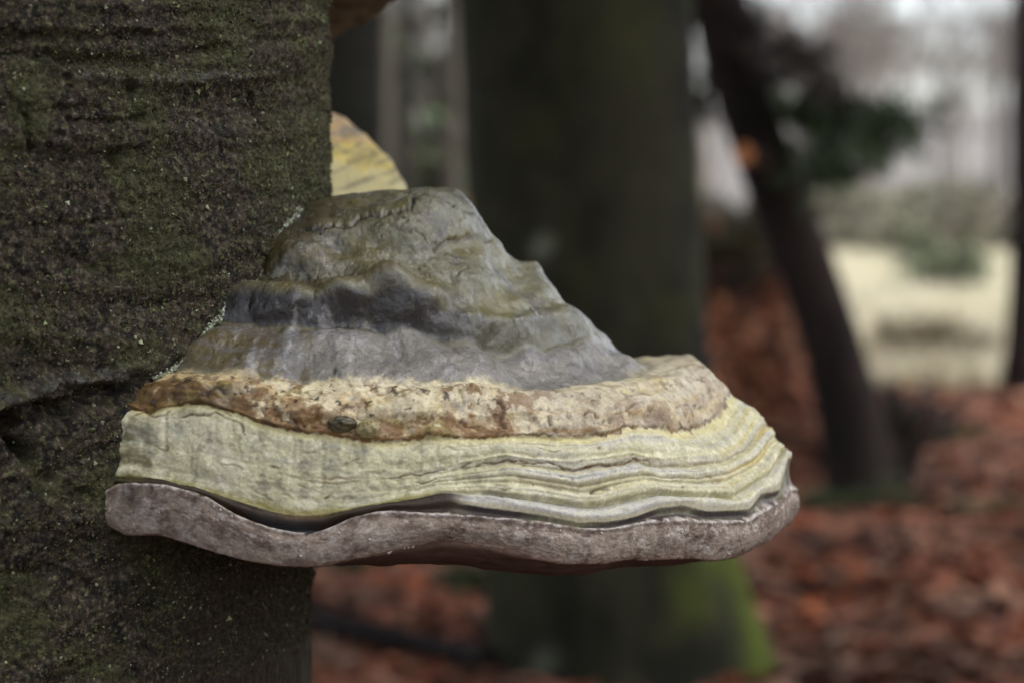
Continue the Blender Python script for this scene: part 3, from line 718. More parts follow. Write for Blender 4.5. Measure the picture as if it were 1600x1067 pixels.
def blob(center, nrm, rx, ry, rz, seed, col0, col1, name, parent, mat, rough=0.25):
    """uneven rounded lump: rx along the picture's right, ry up, rz out of the surface"""
    th = np.linspace(0, math.pi, 22)[:, None]; ph = np.linspace(0, 2 * math.pi, 32, endpoint=False)[None]
    D = np.stack([np.sin(th) * np.cos(ph), np.sin(th) * np.sin(ph), np.cos(th) + 0 * ph], -1)
    r = 1 + rough * fbm(D[..., 0] * 1.6 + seed, D[..., 1] * 1.6, D[..., 2] * 1.6, o=3)
    nv = Vector(nrm).normalized(); up = Vector((0, 0, 1)); rt = up.cross(nv).normalized(); u2 = nv.cross(rt)
    P = np.array(center) + (D[..., :1] * r[..., None] * rx) * np.array(rt) + (D[..., 1:2] * r[..., None] * ry) * np.array(u2) + (D[..., 2:] * r[..., None] * rz) * np.array(nv)
    nn = fbm(D[..., 0] * 3 + seed, D[..., 1] * 3, D[..., 2] * 3, o=3)
    c = mixc(np.broadcast_to(np.array(col0), P.shape), np.array(col1), sm(-.3, .5, nn))
    return child(name, mesh_from(name, P.reshape(-1, 3), gridfaces(22, 32, True), c.reshape(-1, 3), True, mat), parent)
px2m = 0.95 / F
for x, y, rx, ry, rz, c0, c1, sd_ in [
    (534, 661, 22, 12, 16, (50,44,30), (88,80,52), 1), (574, 669, 19, 15, 17, (150,140,100), (104,94,60), 2)]:
    P0, N1 = on_fungus(x, y)
    blob(P0 + N1 * rz * px2m * 0.15, N1, rx * px2m, ry * px2m, rz * px2m, sd_ * 3.7, lin(*c0), lin(*c1), 'wart', fung, M_crust, 0.22)
# resin beads and frost grains on the lip
bp = [(1070,828),(1075,822),(1065,831),(1142,860),(1138,864),(1044,838),(1094,853),(470,868),(468,860),(534,826),(530,832),(540,822),(528,840),(576,842),(612,868),(606,872),(634,862),(640,858),(646,857),(685,851),
      (1190,846),(1002,818),(1020,822),(940,832),(875,828),(335,790),(345,796),(352,804),(362,806),(420,836),(300,806),(250,800)]
rr = np.random.default_rng(9)
for _ in range(60):
    x = rr.uniform(240, 1210); q = [r for r in R_ if r[0] in ('lip', 'bottom')]
    yl = np.interp(x, [p[0] for p in q[0][3]], [p[1] for p in q[0][3]]); yb = np.interp(x, [p[0] for p in q[1][3]], [p[1] for p in q[1][3]])
    bp.append((x, yl + (yb - yl) * rr.beta(1.1, 2.2)))
sel_rows = np.where((K > 12.9) & (K < 15.4))[0]
sub = (slice(sel_rows[0], sel_rows[-1]), slice(None))
Ps, Cs, Ss = [], [], []
for i, (x, y) in enumerate(bp):
    dd = (fpx[sub] - x) ** 2 + (fpy[sub] - y) ** 2 + (front[sub] < .5) * 1e9
    j = np.unravel_index(np.argmin(dd), dd.shape)
    Ps.append(PFd[sub][j]); Ss.append(rr.uniform(.0005, .0010) if i < 32 else rr.uniform(.0002, .0004))
V, Fc, Cc = crumbs(np.array(Ps), np.array(Ss), np.ones((len(Ps), 3)) * .5)
child('frost_grains', mesh_from('frost_grains', V, Fc, None, True, M_drop), fung, kind='stuff')

# pale crumbly fringe where fungus and bark meet
fr_pts = [(236,590),(268,578),(292,555),(308,532),(325,508),(338,492),(352,478),(372,462),(395,446),(408,420),(418,392),(426,368),(440,344),(462,324)]
xs_ = np.array([p[0] for p in fr_pts], float); ys_ = np.array([p[1] for p in fr_pts], float)
cum = np.concatenate([[0], np.cumsum(np.hypot(np.diff(xs_), np.diff(ys_)))])
n = 1500
t_ = RNG.uniform(0, cum[-1], n)
fx = np.interp(t_, cum, xs_) + RNG.normal(0, 2.2, n) - 2; fy = np.interp(t_, cum, ys_) + RNG.normal(0, 2.2, n)
def az_of(px, py):
    u = (px - 800) / F; Y = np.full(np.shape(px), 1.0)
    Yg = np.arange(0.88, 1.16, 0.0008)
    out = []
    for uu in np.atleast_1d(u):
        h = np.hypot(uu * Yg - TX, Yg - TY) <= TR
        out.append(Yg[np.argmax(h)] if h.any() else 1.13)
    Y = np.array(out); X = u * Y
    return np.arctan2(X - TX, TY - Y), z_at(py, Y)
a_, z_ = az_of(fx, fy)
pal = np.array([[.34,.36,.30],[.26,.30,.20],[.16,.19,.09],[.42,.42,.38],[.10,.10,.06]])
V, Fc, Cc = crumbs(trunk_points(a_, z_, 0.0006), np.exp(RNG.normal(math.log(.00045), .4, n)), pal[RNG.choice(5, n, p=[.3,.25,.15,.15,.15])])
child('contact_lichen', mesh_from('contact_lichen', V, Fc, Cc, False, M_crumb), tree, kind='stuff')

# ------------------------------------------------------------------ the two brackets behind
def bracket(root, cx, cy, a, b, prof, colfun, seed, amp, parts, nphi=260):
    """prof: list of (scale, z, k); half-ellipse loft, +X outwards"""
    ph = np.linspace(-130, 200, nphi) * math.pi / 180
    lv = np.array([np.stack([cx + a * s_ * np.cos(ph), cy - b * s_ * np.sin(ph), np.full(nphi, z_) + 0 * ph], -1) for s_, z_ in prof])
    tt = np.concatenate([[0], np.cumsum([max(1e-4, math.hypot((s1 - s0) * a, z1 - z0)) for (s0, z0), (s1, z1) in zip(prof[:-1], prof[1:])])])
    T2 = np.linspace(0, tt[-1], 170)
    P = pchip(tt, lv, T2); kk = np.interp(T2, tt, np.arange(len(prof)))
    Nn = normals(P)
    if (Nn[len(T2) // 2, nphi // 2] * np.array([1, -.3, 0])).sum() < 0: Nn = -Nn
    x, y, z = P[..., 0], P[..., 1], P[..., 2]
    d = amp * fbm(x * 30 + seed, y * 30, z * 30, o=3) + amp * .4 * fbm(ph[None] * 1.3 + seed, kk[:, None] * 1.6, 1.0, o=3)
    P = P + Nn * d[..., None]
    kmat = np.broadcast_to(kk[:, None], x.shape)
    c = colfun(x, y, z, kmat)
    for name, k0, k1, mat in parts:
        r0 = int(np.searchsorted(kk, k0)); r1 = min(int(np.searchsorted(kk, k1)), len(kk) - 1)
        child(name, mesh_from(name, P[r0:r1 + 1].reshape(-1, 3), gridfaces(r1 - r0 + 1, nphi), c[r0:r1 + 1].reshape(-1, 3), True, mat), root)
def col2(x, y, z, k):
    n1 = fbm(x * 60, y * 60, z * 60, o=3); st = fbm(x * 10, y * 10, z * 190, o=3)
    c = np.empty(x.shape + (3,)); c[:] = lin(206, 178, 142)
    zz = z + 0.003 * n1 + (x - (-0.10)) * -0.25
    c = mixc(c, lin(112, 110, 110), 1 - sm(1.4, 2.0, k + .4 * n1))
    c = mixc(c, lin(190, 158, 92), sm(2.7, 3.1, k + .3 * st) * .8)
    c = mixc(c, lin(130, 122, 112), np.exp(-((k - 3.05 - .2 * n1) / .1) ** 2) * .9)
    c = mixc(c, lin(206, 188, 104), sm(3.4, 3.7, k + .4 * st) * .9)
    c = mixc(c, lin(150, 142, 110), np.exp(-((k - 3.75 - .2 * n1) / .1) ** 2) * .7)
    c = mixc(c, lin(188, 182, 142), sm(4.2, 4.6, k + .6 * n1) * .6)
    c = mixc(c, lin(120, 112, 84), sm(.1, .45, fbm(x * 30, y * 30, (z - (x + .1) * .5) * 200, o=3)) * sm(2.6, 3.2, k) * .7)
    c = mixc(c, lin(150, 130, 110), sm(5.6, 6.0, k))
    return c * .62 * (1 + .12 * st)[..., None]
f2 = thing('bracket_fungus', 'small ochre and yellow banded bracket fungus peeking out behind the beech trunk', 'fungus', (-0.15, 1.30, 0.80))
bracket(f2, -0.15, 1.30, 0.094, 0.085, [(.02,.874),(.25,.872),(.45,.861),(.66,.848),(.84,.833),(.95,.819),(1.0,.806),(.98,.795),(.85,.789),(.5,.787),(.05,.787)], col2, 2.0, .003,
        [('cap_crust', 0, 5.7, M_cream), ('growing_margin', 5.7, 7.6, M_margin), ('pore_surface', 7.6, 10, M_pore)])
def col3(x, y, z, k):
    n1 = fbm(x * 70, y * 70, z * 70, o=4)
    c = np.empty(x.shape + (3,)); c[:] = lin(92, 76, 52)
    c = mixc(c, lin(40, 30, 20), sm(-.1, .4, n1))
    c = mixc(c, lin(168, 130, 76), sm(1.0, 1.6, k) * (1 - sm(2.6, 3.4, k + .5 * n1)) * .9)
    c = mixc(c, lin(150, 140, 110), 1 - sm(.8, 1.2, k))
    c = mixc(c, lin(112, 86, 58), sm(4.3, 5, k) * sm(-.2, .4, n1) * .5)
    return c * .5
f3 = thing('bracket_fungus', 'brown bracket fungus seen from below, high on the beech trunk', 'fungus', (-0.15, 1.30, 0.90))
bracket(f3, -0.15, 1.30, 0.100, 0.085, [(.03,1.02),(.55,1.0),(.95,.957),(1.0,.944),(.96,.933),(.82,.922),(.62,.908),(.42,.898),(.2,.894),(.02,.893)], col3, 9.0, .003,
        [('cap_crust', 0, 2.9, M_cream), ('growing_margin', 2.9, 4.3, M_margin), ('pore_surface', 4.3, 9, M_pore)])

# ------------------------------------------------------------------ trees behind
def trunk_mesh(name, rings, seed, base, alt, mat=M_farbark, na=48, disp=.03, mossfun=None, rowsz=.04):
    rings = sorted(rings, key=lambda r: r[2])
    zz = np.array([r[2] for r in rings]); tot = zz[-1] - zz[0]
    nr = int(min(220, max(40, tot / rowsz)))
    zq = zz[0] + tot * np.linspace(0, 1, nr) ** 1.3
    A = np.array(rings)[:, [0, 1, 3]]
    Q = pchip(zz, A[:, None, :], zq)[:, 0]
    an = np.linspace(0, 2 * math.pi, na, endpoint=False)
    r = Q[:, 2:3] * (1 + disp * fbm(np.cos(an)[None] * 2 + seed, np.sin(an)[None] * 2, zq[:, None] * 3, o=4))
    P = np.stack([Q[:, 0:1] + r * np.sin(an), Q[:, 1:2] - r * np.cos(an), zq[:, None] + 0 * r], -1)
    n = fbm(P[..., 0] * 7 + seed, P[..., 1] * 7, P[..., 2] * 4, o=4)
    c = mixc(np.broadcast_to(np.array(base), P.shape), np.array(alt), sm(-.2, .6, n))
    if mossfun is not None: c = mossfun(P, c, an[None] + 0 * r)
    return mesh_from(name, P.reshape(-1, 3), gridfaces(nr, na, True), c.reshape(-1, 3), True, mat)
def tube_arr(p0, p1, r0, r1, n=5):
    p0 = np.array(p0, float); p1 = np.array(p1, float); d = p1 - p0; d /= np.linalg.norm(d) + 1e-9
    u = np.cross(d, [0, 0, 1.0] if abs(d[2]) < .9 else [1.0, 0, 0]); u /= np.linalg.norm(u); v = np.cross(d, u)
    an = np.arange(n) * 2 * math.pi / n
    ring = np.cos(an)[:, None] * u + np.sin(an)[:, None] * v
    return np.concatenate([p0 + ring * r0, p1 + ring * r1]), np.array([[i, (i + 1) % n, n + (i + 1) % n, n + i] for i in range(n)])
def join(parts):
    V, Fq, o = [], [], 0
    for v, f in parts: V.append(v); Fq.append(f + o); o += len(v)
    return np.concatenate(V), np.concatenate(Fq)
def ring_px(Y, y, xl, xr):
    a = x_at(xl, y, Y); b = x_at(xr, y, Y)
    return ((float(a) + float(b)) / 2, Y, float(z_at(y, Y)), (float(b) - float(a)) / 2)

# thick beech straight behind the fungus
Yb = 4.0
rg = [ring_px(Yb, 0, 716, 1082), ring_px(Yb, 250, 728, 1090), ring_px(Yb, 500, 746, 1104), ring_px(Yb, 760, 757, 1130), ring_px(Yb, 900, 760, 1165), ring_px(Yb, 1000, 762, 1200), ring_px(Yb, 1067, 760, 1235)]
rg += [(rg[-1][0] + .02, Yb, -.12, rg[-1][3] + .09), (.08, Yb, 2.2, .2), (.02, Yb, 4.5, .18), (-.05, Yb, 8, .15)]
def moss_b(P, c, an):
    px, py = project(P)
    n = fbm(P[..., 0] * 6, P[..., 1] * 6, P[..., 2] * 5, o=3)
    m = np.exp(-(polydist(px + 14 * n, py, [(1120, 860), (1160, 920), (1185, 1000), (1190, 1100)]) / 26) ** 2)
    m = np.maximum(m, .55 * np.exp(-(polydist(px + 20 * n, py, [(1090, 910), (1095, 950)]) / 22) ** 2))
    front = (np.cos(an) > -.2)
    c = mixc(c, np.array([.095, .125, .010]), np.clip(m, 0, 1) * front * (.55 + .4 * sm(-.3, .3, n)))
    c = mixc(c, np.array([.034, .036, .013]), sm(.05, .5, n) * .55)
    q = np.exp(-((px - 845) / 16) ** 2 - ((py - 388) / 18) ** 2) + .5 * np.exp(-((px - 850) / 20) ** 2 - ((py - 1035) / 20) ** 2)
    return mixc(c, np.array([.16, .17, .12]), q * front)
big_beech = t = thing('beech_tree', 'thick blurred beech trunk behind the big fungus, mossy green at its foot', 'tree', (rg[6][0], Yb, 0))
child('trunk', trunk_mesh('trunk', rg, 2.0, (.026, .025, .014), (.009, .009, .006), mossfun=moss_b, na=72), t)

# leaning tree
Yl = 6.4
rg = [ring_px(Yl, 0, 1072, 1170), ring_px(Yl, 130, 1108, 1204), ring_px(Yl, 260, 1152, 1246), ring_px(Yl, 400, 1204, 1302), ring_px(Yl, 550, 1254, 1352), ring_px(Yl, 680, 1280, 1392), ring_px(Yl, 760, 1288, 1412), ring_px(Yl, 800, 1284, 1428)]
g0 = float(ground_z(rg[-1][0], Yl))
rg += [(rg[-1][0], Yl, min(-.15, g0 - .1), .15), (.32, Yl, 2.1, .075), (.0, Yl, 3.4, .06), (-.35, Yl, 5.0, .04)]
lt = thing('leaning_tree', 'dark slender trunk leaning left with a sawn orange branch stub', 'tree', (rg[7][0], Yl, 0))
child('trunk', trunk_mesh('trunk', rg, 5.0, (.026, .019, .016), (.014, .011, .010), na=36), lt)
a0 = at(1208, 268, Yl - .02); a1 = at(1162, 242, Yl - .22)
v, f = tube_arr(a0, a1, .034, .030, 14)
child('branch_stub', mesh_from('branch_stub', v, f, np.tile([.05, .038, .03], (len(v), 1)), True, M_farbark), lt)
dirv = (a1 - a0).normalized(); v, f = tube_arr(a1 - dirv * .002, a1 + dirv * .004, .0285, .0285, 14)
vv = np.concatenate([v, [np.array(a1 + dirv * .006)]]); ff = [f, np.array([[14 + i, 14 + (i + 1) % 14, 28] for i in range(14)])]
o = child('sawn_end', mesh_from('sawn_end', vv, ff, np.tile([.55, .22, .09], (len(vv), 1)), False, M_leaf), lt); o['label'] = 'fresh orange sawn face'
# needle bough
def needles(points, dirs, n_each, ln, wd, spread, pal, rng):
    Vs, Cs = [], []
    for p_, d_ in zip(points, dirs):
        for _ in range(n_each):
            q = np.array(p_) + rng.normal(0, spread, 3)
            dd = np.array(d_) * .5 + rng.normal(0, .6, 3); dd /= np.linalg.norm(dd)
            s_ = np.cross(dd, rng.normal(size=3)); s_ /= np.linalg.norm(s_)
            Vs.append([q - s_ * wd, q + s_ * wd, q + dd * ln + s_ * wd * .4, q + dd * ln - s_ * wd * .4])
            Cs += [pal[rng.integers(len(pal))] * rng.uniform(.6, 1.3)] * 4
    V = np.array(Vs).reshape(-1, 3)
    return V, np.arange(len(V)).reshape(-1, 4), np.array(Cs)
rng = np.random.default_rng(21)
green = [np.array([.06, .10, .04]), np.array([.085, .12, .055]), np.array([.04, .065, .03])]
brown = [np.array([.060, .048, .042]), np.array([.045, .040, .034]), np.array([.075, .062, .05])]
def bough(root, p0, p1, sag, nseg, spread, n_each, pal, ln=.05, name='bough', r=.012):
    p0 = np.array(p0); p1 = np.array(p1); parts = []; pts = []; ds = []
    prev = p0
    for i in range(1, nseg + 1):
        tq = i / nseg; q = p0 + (p1 - p0) * tq + np.array([0, 0, -sag * math.sin(math.pi * tq * .8)])
        parts.append(tube_arr(prev, q, r * (1 - .8 * (tq - 1 / nseg)), r * (1 - .8 * tq), 5)); 
        for _ in range(3):
            side = rng.normal(size=3); side[2] *= .4; side /= np.linalg.norm(side)
            e = q + side * spread * rng.uniform(.5, 1.4)
            parts.append(tube_arr(q, e, r * .35, r * .12, 3 if False else 5))
            for u_ in np.linspace(.2, 1, 6): pts.append(q + (e - q) * u_); ds.append(side)
        prev = q
    V, Fq = join(parts)
    b = child(name, mesh_from(name, V, Fq, np.tile([.05, .04, .032], (len(V), 1)), True, M_farbark), root)
    V, Fq, Cc = needles(pts, ds, n_each, ln, ln * .07, spread * .10, pal, rng)
    me = mesh_from('needles', V, Fq, Cc, False, M_needle)
    nd = obj('needles', me, b, kind='stuff')
    return b
bough(lt, at(1215, 165, Yl), at(1430, 190, Yl - .3), .02, 9, .11, 9, green, .05)
bough(lt, at(1230, 225, Yl), at(1350, 258, Yl - .4), .02, 6, .10, 9, green, .05)
bough(lt, at(1240, 195, Yl), at(1400, 225, Yl + .3), .02, 7, .10, 7, green, .05)
bough(lt, at(1185, 100, Yl), at(1330, 150, Yl - .2), .03, 6, .08, 7, brown)
bough(lt, at(1180, 30, Yl), at(1250, 85, Yl - .3), .02, 4, .08, 10, brown)
bough(lt, at(1150, 100, Yl), at(1085, 150, Yl + .3), .02, 4, .08, 8, brown)

# unseen crowns, branches and leaf sprays added overhead to shade the forest floor
def shade_crown(root, x, y, z0, z1, rad, n, seed):
    r_ = np.random.default_rng(seed); parts = []
    for i in range(26):
        a = r_.uniform(0, 6.283); zz = r_.uniform(z0 - .2, z1 - 1.0); L = rad * r_.uniform(.5, 1.0)
        p0 = np.array([x, y, zz - .8]); p1 = p0 + np.array([math.cos(a) * L * .5, math.sin(a) * L * .5, .7]); p2 = p1 + np.array([math.cos(a + .2) * L * .5, math.sin(a + .2) * L * .5, .4])
        parts += [tube_arr(p0, p1, .05, .03), tube_arr(p1, p2, .03, .008)]
    V, Fq = join(parts)
    lb = child('shade_limbs', mesh_from('shade_limbs', V, Fq, np.tile([.05, .045, .04], (len(V), 1)), True, M_farbark), root)
    rr_ = rad * np.sqrt(r_.random(n)); a = r_.uniform(0, 6.283, n)
    P = np.stack([x + rr_ * np.cos(a), y + rr_ * np.sin(a), r_.uniform(z0, z1, n)], -1)
    clump = fbm(P[:, 0] * .8 + seed, P[:, 1] * .8, P[:, 2] * .8, o=3)
    P = P[clump > -.18]; m = len(P)
    U = r_.normal(size=(m, 3)) * np.array([1, 1, .45]); U /= np.linalg.norm(U, axis=1)[:, None]
    W = np.cross(U, r_.normal(size=(m, 3)) * .4 + np.array([0, 0, 1.0])); W /= np.linalg.norm(W, axis=1)[:, None]
    l = r_.uniform(.07, .13, (m, 1)); q = l * .55
    V = np.stack([P - U * l, P + W * q, P + U * l, P - W * q], 1).reshape(-1, 3)
    cc = np.repeat(np.array([[.12, .07, .04]]) * r_.uniform(.6, 1.3, (m, 1)), 4, 0)
    child('crown', mesh_from('crown', V, np.arange(len(V)).reshape(-1, 4), cc, False, M_leaf), root, kind='stuff')  # unseen leaf sprays added to cut the sky light
shade_crown(tree, TX, TY - .8, 2.3, 7.0, 5.5, 11000, 1)
shade_crown(big_beech, 0.0, Yb, 2.6, 8.0, 5.0, 14000, 2)
shade_crown(lt, -.2, Yl, 2.9, 7.0, 4.2, 12000, 3)

# other trunks
def simple_tree(label, px_c, wpx, Y, seed, base, alt, lean=0.0, group=None, top=9.0, name='beech_tree'):
    x = (px_c - 800) / F * Y; r = wpx / F * Y / 2; g = float(ground_z(x, Y))
    if Y > 10 and px_c > 1250: g = -.05
    rg = [(x, Y, g - .12, r * 1.7), (x, Y, g + .05, r * 1.35), (x + lean * .3, Y, g + .5, r * 1.06), (x + lean, Y, g + 1.5, r), (x + lean * 2.5, Y, g + 4, r * .85), (x + lean * 5, Y, g + top, r * .5)]
    t = thing(name, label, 'tree', (x, Y, g), group)
    child('trunk', trunk_mesh('trunk', rg, seed, base, alt, na=28, rowsz=.08), t)
    return t
simple_tree('dark greenish trunk showing beside the ochre bracket, behind the beech edge', 540, 118, 5.7, 1.0, (.030, .030, .024), (.018, .019, .015))
simple_tree('dark trunk standing at the meadow edge beyond the pale grass', 1618, 76, 10.0, 3.0, (.035, .03, .027), (.02, .018, .017))
for px_c, wp, Y, ln in [(632, 26, 9.5, .02), (672, 15, 13.0, -.03), (705, 24, 11.0, .0), (598, 22, 12.0, .04)]:
    simple_tree('thin grey trunk in the gap between two dark trunks', px_c, wp, Y, px_c * .1, (.09, .085, .07), (.05, .05, .04), ln, 'thin trunks in the gap behind the fungus', 8, 'young_tree')
simple_tree('thin pale stem showing between the thick beech and the leaning tree', 1098, 14, 12.0, 8.0, (.20, .19, .16), (.10, .10, .08), .03, None, 7, 'young_tree')

# dark sapling stump at the foot of the leaning tree
def shrub(name, label, px_c, y_top, Y, spread, n, seed, pal, cat='shrub', group=None, ln=.04, needle_n=5):
    rg_ = np.random.default_rng(seed)
    x = (px_c - 800) / F * Y; g = float(ground_z(x, Y)) if Y < 10.2 else -.02
    h = float(z_at(y_top, Y)) - g
    t = thing(name, label, cat, (x, Y, g), group)
    parts, pts, ds = [], [], []
    for i in range(n):
        e = np.array([x + rg_.normal(0, spread), Y + rg_.normal(0, spread), g + h * rg_.uniform(.45, 1.0)])
        m = np.array([x + (e[0] - x) * .3, Y + (e[1] - Y) * .3, g + (e[2] - g) * .55])
        r = .012 * max(1, Y / 14)
        parts.append(tube_arr((x, Y, g - .03), m, r, r * .7)); parts.append(tube_arr(m, e, r * .7, r * .2))
        for _ in range(4):
            u_ = rg_.uniform(.1, 1); q = m + (e - m) * u_; sd_ = rg_.normal(size=3) * np.array([1, 1, .6]); e2 = q + sd_ * spread * .5
            parts.append(tube_arr(q, e2, r * .3, r * .1, 4)); pts += [q + (e2 - q) * k for k in (.4, .7, 1)]; ds += [sd_ / np.linalg.norm(sd_)] * 3
    V, Fq = join(parts)
    child('stems', mesh_from('stems', V, Fq, np.tile([.045, .035, .03], (len(V), 1)), True, M_farbark), t)
    if needle_n:
        V, Fq, Cc = needles(pts, ds, needle_n, ln, ln * .12, spread * .12, pal, rg_)
        child('foliage', mesh_from('foliage', V, Fq, Cc, False, M_needle), t, kind='stuff')
    return t
shrub('bare_sapling', 'dark tangled bare sapling right beside the foot of the leaning tree', 1412, 585, 6.5, .075, 16, 4, brown, needle_n=4)
shrub('small_spruce', 'small grey green spruce standing alone on the pale meadow', 1478, 385, 24, .30, 14, 5, [np.array([.09, .11, .06]), np.array([.12, .13, .08])], 'tree', None, .16, 9)
shrub('meadow_shrub', 'low brownish shrub at the near edge of the pale meadow', 1455, 500, 12, .2, 16, 6, [np.array([.16, .13, .08]), np.array([.11, .10, .06])], 'shrub', None, .08, 5)
shrub('bank_shrub', 'dark leafy shrub on the leaf covered bank behind the thick beech', 1150, 300, 8.2, .12, 12, 8, [np.array([.06, .075, .03]), np.array([.10, .07, .04])], 'shrub', None, .06, 8)
for i, px_c in enumerate([560, 640, 700]):
    shrub('understorey_spruce', 'dark green young spruce in the gap behind the small ochre bracket', px_c, 20 + 70 * i, 13 + i, .30, 26, 30 + i, green + brown, 'tree', 'young spruces in the gap', .16, 12)

rq = np.random.default_rng(50)
for i in range(16):
    Y = rq.uniform(38, 78); px_c = rq.uniform(1275, 1590)
    shrub('edge_shrub', 'grey brown leafless bush along the far edge of the meadow', px_c, rq.uniform(285, 335), Y, Y * .010, 12, 60 + i, [np.array([.16, .14, .12]), np.array([.11, .10, .075]), np.array([.13, .14, .08])], 'shrub', 'bushes along the far meadow edge', Y * .008, 5)

# fallen sticks and a mossy log
def stick(name, label, pts, r, base, cat='branch', group=None, lift=0.0):
    P = []
    for (x, y, Y) in pts: P.append(np.array([float(x_at(x, y, Y)), Y, float(ground_z(x_at(x, y, Y), Y)) + r * .55 + lift]))
    parts = [tube_arr(P[i], P[i + 1], r * (1 - .12 * i), r * (1 - .12 * (i + 1)), 9) for i in range(len(P) - 1)]
    V, Fq = join(parts)
    V = V + .2 * r * np.stack([fbm(V[:, 0] * 9, V[:, 1] * 9, V[:, 2] * 9 + k, o=2) for k in (1, 5, 9)], -1)
    c = mixc(np.broadcast_to(np.array(base[0]), V.shape), np.array(base[1]), sm(-.3, .4, fbm(V[:, 0] * 8, V[:, 1] * 8, V[:, 2] * 20, o=3)))
    me = mesh_from(name, V, Fq, c, True, M_farbark)
    o = obj(name, me); o['label'] = label; o['category'] = cat
    if group: o['group'] = group
    return o
stick('fallen_branch', 'dark fallen branch lying on leaves between the two thick trunks', [(420, 970, 4.22), (520, 992, 4.10), (640, 1008, 3.97), (760, 1030, 3.86)], .028, ((.024, .020, .018), (.010, .008, .007)), lift=.035)
stick('mossy_log', 'low mossy green log lying on the red leaves', [(1380, 834, 6.0), (1480, 838, 5.9), (1560, 830, 6.0), (1700, 826, 6.1)], .036, ((.045, .06, .018), (.035, .028, .02)), 'log')
stick('fallen_stick', 'thin dark stick lying across the leaves beyond the mossy log', [(1440, 762, 6.9), (1500, 770, 6.8), (1580, 740, 7.2)], .02, ((.05, .04, .034), (.03, .024, .02)))
stick('fallen_stick', 'short stick half hidden near the foot of the thick mossy beech', [(560, 925, 4.9), (620, 935, 4.8), (690, 930, 4.85)], .022, ((.05, .045, .03), (.03, .024, .02)))

# ------------------------------------------------------------------ leaf litter
n = 46000
Yq = 2.6 + 9.5 * RNG.random(n) ** 1.1
pxq = RNG.uniform(330, 1700, n)
Xq = (pxq - 800) / F * Yq
ok = ~((Yq > 10.3) & (Xq > 1.1))
Xq, Yq = Xq[ok], Yq[ok]; n = len(Xq)
ln_ = RNG.uniform(.022, .042, n); wd_ = ln_ * RNG.uniform(.5, .7, n); yaw = RNG.uniform(0, 2 * math.pi, n)
tilt = RNG.normal(0, .35, n); curl = RNG.uniform(-.2, .5, n) * ln_
base = np.array([[-1, 0], [-.35, .9], [.45, .8], [1, 0], [.45, -.8], [-.35, -.9]], float)
lx = base[:, 0][None] * ln_[:, None]; ly = base[:, 1][None] * wd_[:, None]
lz = np.abs(base[:, 1])[None] * curl[:, None] * .8 + lx * np.tan(tilt)[:, None] * .7
wx = lx * np.cos(yaw)[:, None] - ly * np.sin(yaw)[:, None]; wy = lx * np.sin(yaw)[:, None] + ly * np.cos(yaw)[:, None]
Vx = Xq[:, None] + wx; Vy = Yq[:, None] + wy; Vz = ground_z(Xq, Yq)[:, None] + .012 + RNG.uniform(0, .014, n)[:, None] + lz
V = np.stack([Vx, Vy, Vz], -1).reshape(-1, 3)
i0 = (np.arange(n) * 6)[:, None]
Fl = np.concatenate([i0 + np.array([[0, 1, 2, 3]]), i0 + np.array([[0, 3, 4, 5]])])
pal = 1.1 * np.array([[.215,.082,.05],[.16,.058,.034],[.26,.10,.056],[.11,.045,.028],[.29,.15,.09],[.06,.034,.022],[.36,.085,.022],[.20,.145,.105]])
Cc = pal[RNG.choice(8, n, p=[.2,.2,.15,.15,.09,.11,.04,.06])] * RNG.uniform(.75, 1.2, (n, 1))
pf = fbm(Xq * 2.2, Yq * 2.2, 6.0, o=3)
Cc = Cc * (1 - .75 * sm(.0, .4, pf) + .35 * sm(.1, .5, -pf))[:, None]
pale = sm(.2, .45, fbm(Xq * 5, Yq * 5, 16.0, o=2)); Cc = mixc(Cc, np.array([.34, .21, .15]), pale * .6)
orange = sm(6.8, 8.0, Yq) * (Xq < 1.25) * (RNG.random(n) < .5); Cc = mixc(Cc, np.array([.40, .19, .10]), orange * .7)
obj('leaf_litter', mesh_from('leaf_litter', V, Fl, np.repeat(Cc, 6, 0), False, M_leaf), kind='stuff', label='red brown fallen beech leaves covering the forest floor', category='leaves')
# moss cushions on the floor
for (x, y, Y, r, lab) in [(560, 935, 4.75, .06, 'small moss cushion beside the short stick behind the fallen branch'), (735, 975, 4.5, .06, 'green moss cushion between the fallen branch and the thick mossy beech'), (740, 905, 4.9, .05, 'green moss cushion just under the fungus edge beside the thick beech'),
        (1300, 815, 6.1, .10, 'broad moss cushion in front of the foot of the leaning tree'), (1385, 808, 6.15, .08, 'moss cushion between the leaning tree and the mossy log'), (1500, 700, 7.9, .09, 'faint moss cushion near the edge of the meadow')]:
    X = float(x_at(x, y, Y)); c0 = Vector((X, Y, float(ground_z(X, Y)) - .01))
    rt = thing('moss_cushion', lab, 'moss', c0, 'moss cushions on the forest floor')
    V_, F_, Cq = needles([np.array(c0) + np.append(RNG.normal(0, r * .5, 2), abs(RNG.normal(0, .02)) + .012) for _ in range(90)], [np.array([0, 0, 1.0])] * 90, 7, .03, .004, .01, [np.array([.05, .075, .018]), np.array([.035, .05, .015])], rng)
    child('shoots', mesh_from('shoots', V_, F_, Cq, False, M_needle), rt, kind='stuff')

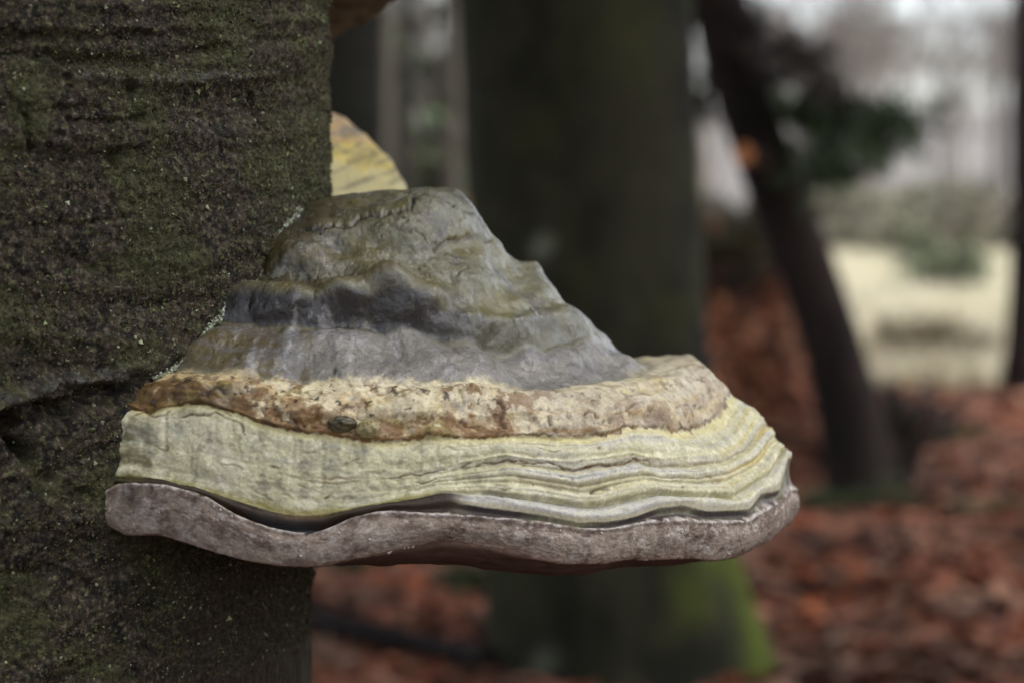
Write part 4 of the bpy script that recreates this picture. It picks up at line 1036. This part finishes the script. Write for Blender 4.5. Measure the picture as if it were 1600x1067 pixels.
# meadow grass tufts
n = 9000
Yq = 10.4 + 45 * RNG.random(n) ** 1.6; pxq = RNG.uniform(1180, 1680, n); Xq = (pxq - 800) / F * Yq
nb = 5
X3 = np.repeat(Xq, nb) + RNG.normal(0, .05, n * nb); Y3 = np.repeat(Yq, nb) + RNG.normal(0, .05, n * nb)
hh = RNG.uniform(.05, .20, n * nb); an = RNG.uniform(0, 2 * math.pi, n * nb); le = RNG.normal(0, .35, n * nb) * hh
dx = np.cos(an); dy_ = np.sin(an); wq = .004 + .0006 * Y3
Zb_ = -.10 + 0 * hh
A0 = np.stack([X3 - dx * wq, Y3 - dy_ * wq, Zb_], -1); A1 = np.stack([X3 + dx * wq, Y3 + dy_ * wq, Zb_], -1); A2 = np.stack([X3 - dy_ * le, Y3 + dx * le, Zb_ + .08 + hh], -1)
V = np.stack([A0, A1, A2], 1).reshape(-1, 3)
pal = np.array([[.52,.48,.36],[.58,.54,.43],[.36,.31,.22],[.28,.29,.17],[.62,.58,.48]])
Cc = np.repeat(pal[RNG.choice(5, n)] * RNG.uniform(.8, 1.1, (n, 1)), nb * 3, 0)
obj('meadow_grass', mesh_from('meadow_grass', V, np.arange(len(V)).reshape(-1, 3), Cc, False, M_grass), kind='stuff', label='pale straw coloured dry grass of the open meadow', category='grass')

# ------------------------------------------------------------------ bare trees on the far hillside
def bare_tree_mesh(seed, h=11.0):
    r_ = np.random.default_rng(seed); parts = []
    def grow(p, d, L, r, lev):
        e = p + d * L
        parts.append(tube_arr(p, e, r, r * .65, 4))
        if lev == 0: return
        for _ in range(4 if lev > 1 else 5):
            q = p + d * L * r_.uniform(.35, 1.0)
            nd = d + r_.normal(0, .55, 3) + np.array([0, 0, .12]); nd /= np.linalg.norm(nd)
            grow(q, nd, L * r_.uniform(.45, .75), max(.018, r * .5), lev - 1)
    trunk_ = tube_arr((0, 0, -.6), (0, 0, h * .3), .17, .14, 8)
    grow(np.array([0, 0, h * .28]), np.array([r_.normal(0, .08), 0, 1.0]), h * .34, .13, 4)
    V, Fq = join(parts)
    return mesh_from('trunk', trunk_[0], trunk_[1], None, True, M_twig), mesh_from('crown', V, Fq, None, False, M_twig)
protos = [bare_tree_mesh(100 + i) for i in range(4)]
rg_ = np.random.default_rng(77)
spots = []
for i in range(70):
    Y = rg_.uniform(92, 200)
    if i < 50: px_c = rg_.uniform(1040, 1720)
    else: px_c = rg_.uniform(585, 720)
    spots.append((px_c, Y))
for i, (px_c, Y) in enumerate(spots):
    x = (px_c - 800) / F * Y; zg = float(hill_z(x, Y))
    t = thing('bare_tree', 'leafless grey tree on the wooded hillside beyond the meadow', 'tree', (x, Y, zg), 'leafless trees on the far hillside')
    s_ = rg_.uniform(.75, 1.25); t.scale = (s_, s_, s_); t.rotation_euler = (0, 0, rg_.uniform(0, 6.28))
    tm, cmesh = protos[i % 4]
    obj('trunk', tm, t); obj('crown', cmesh, t)
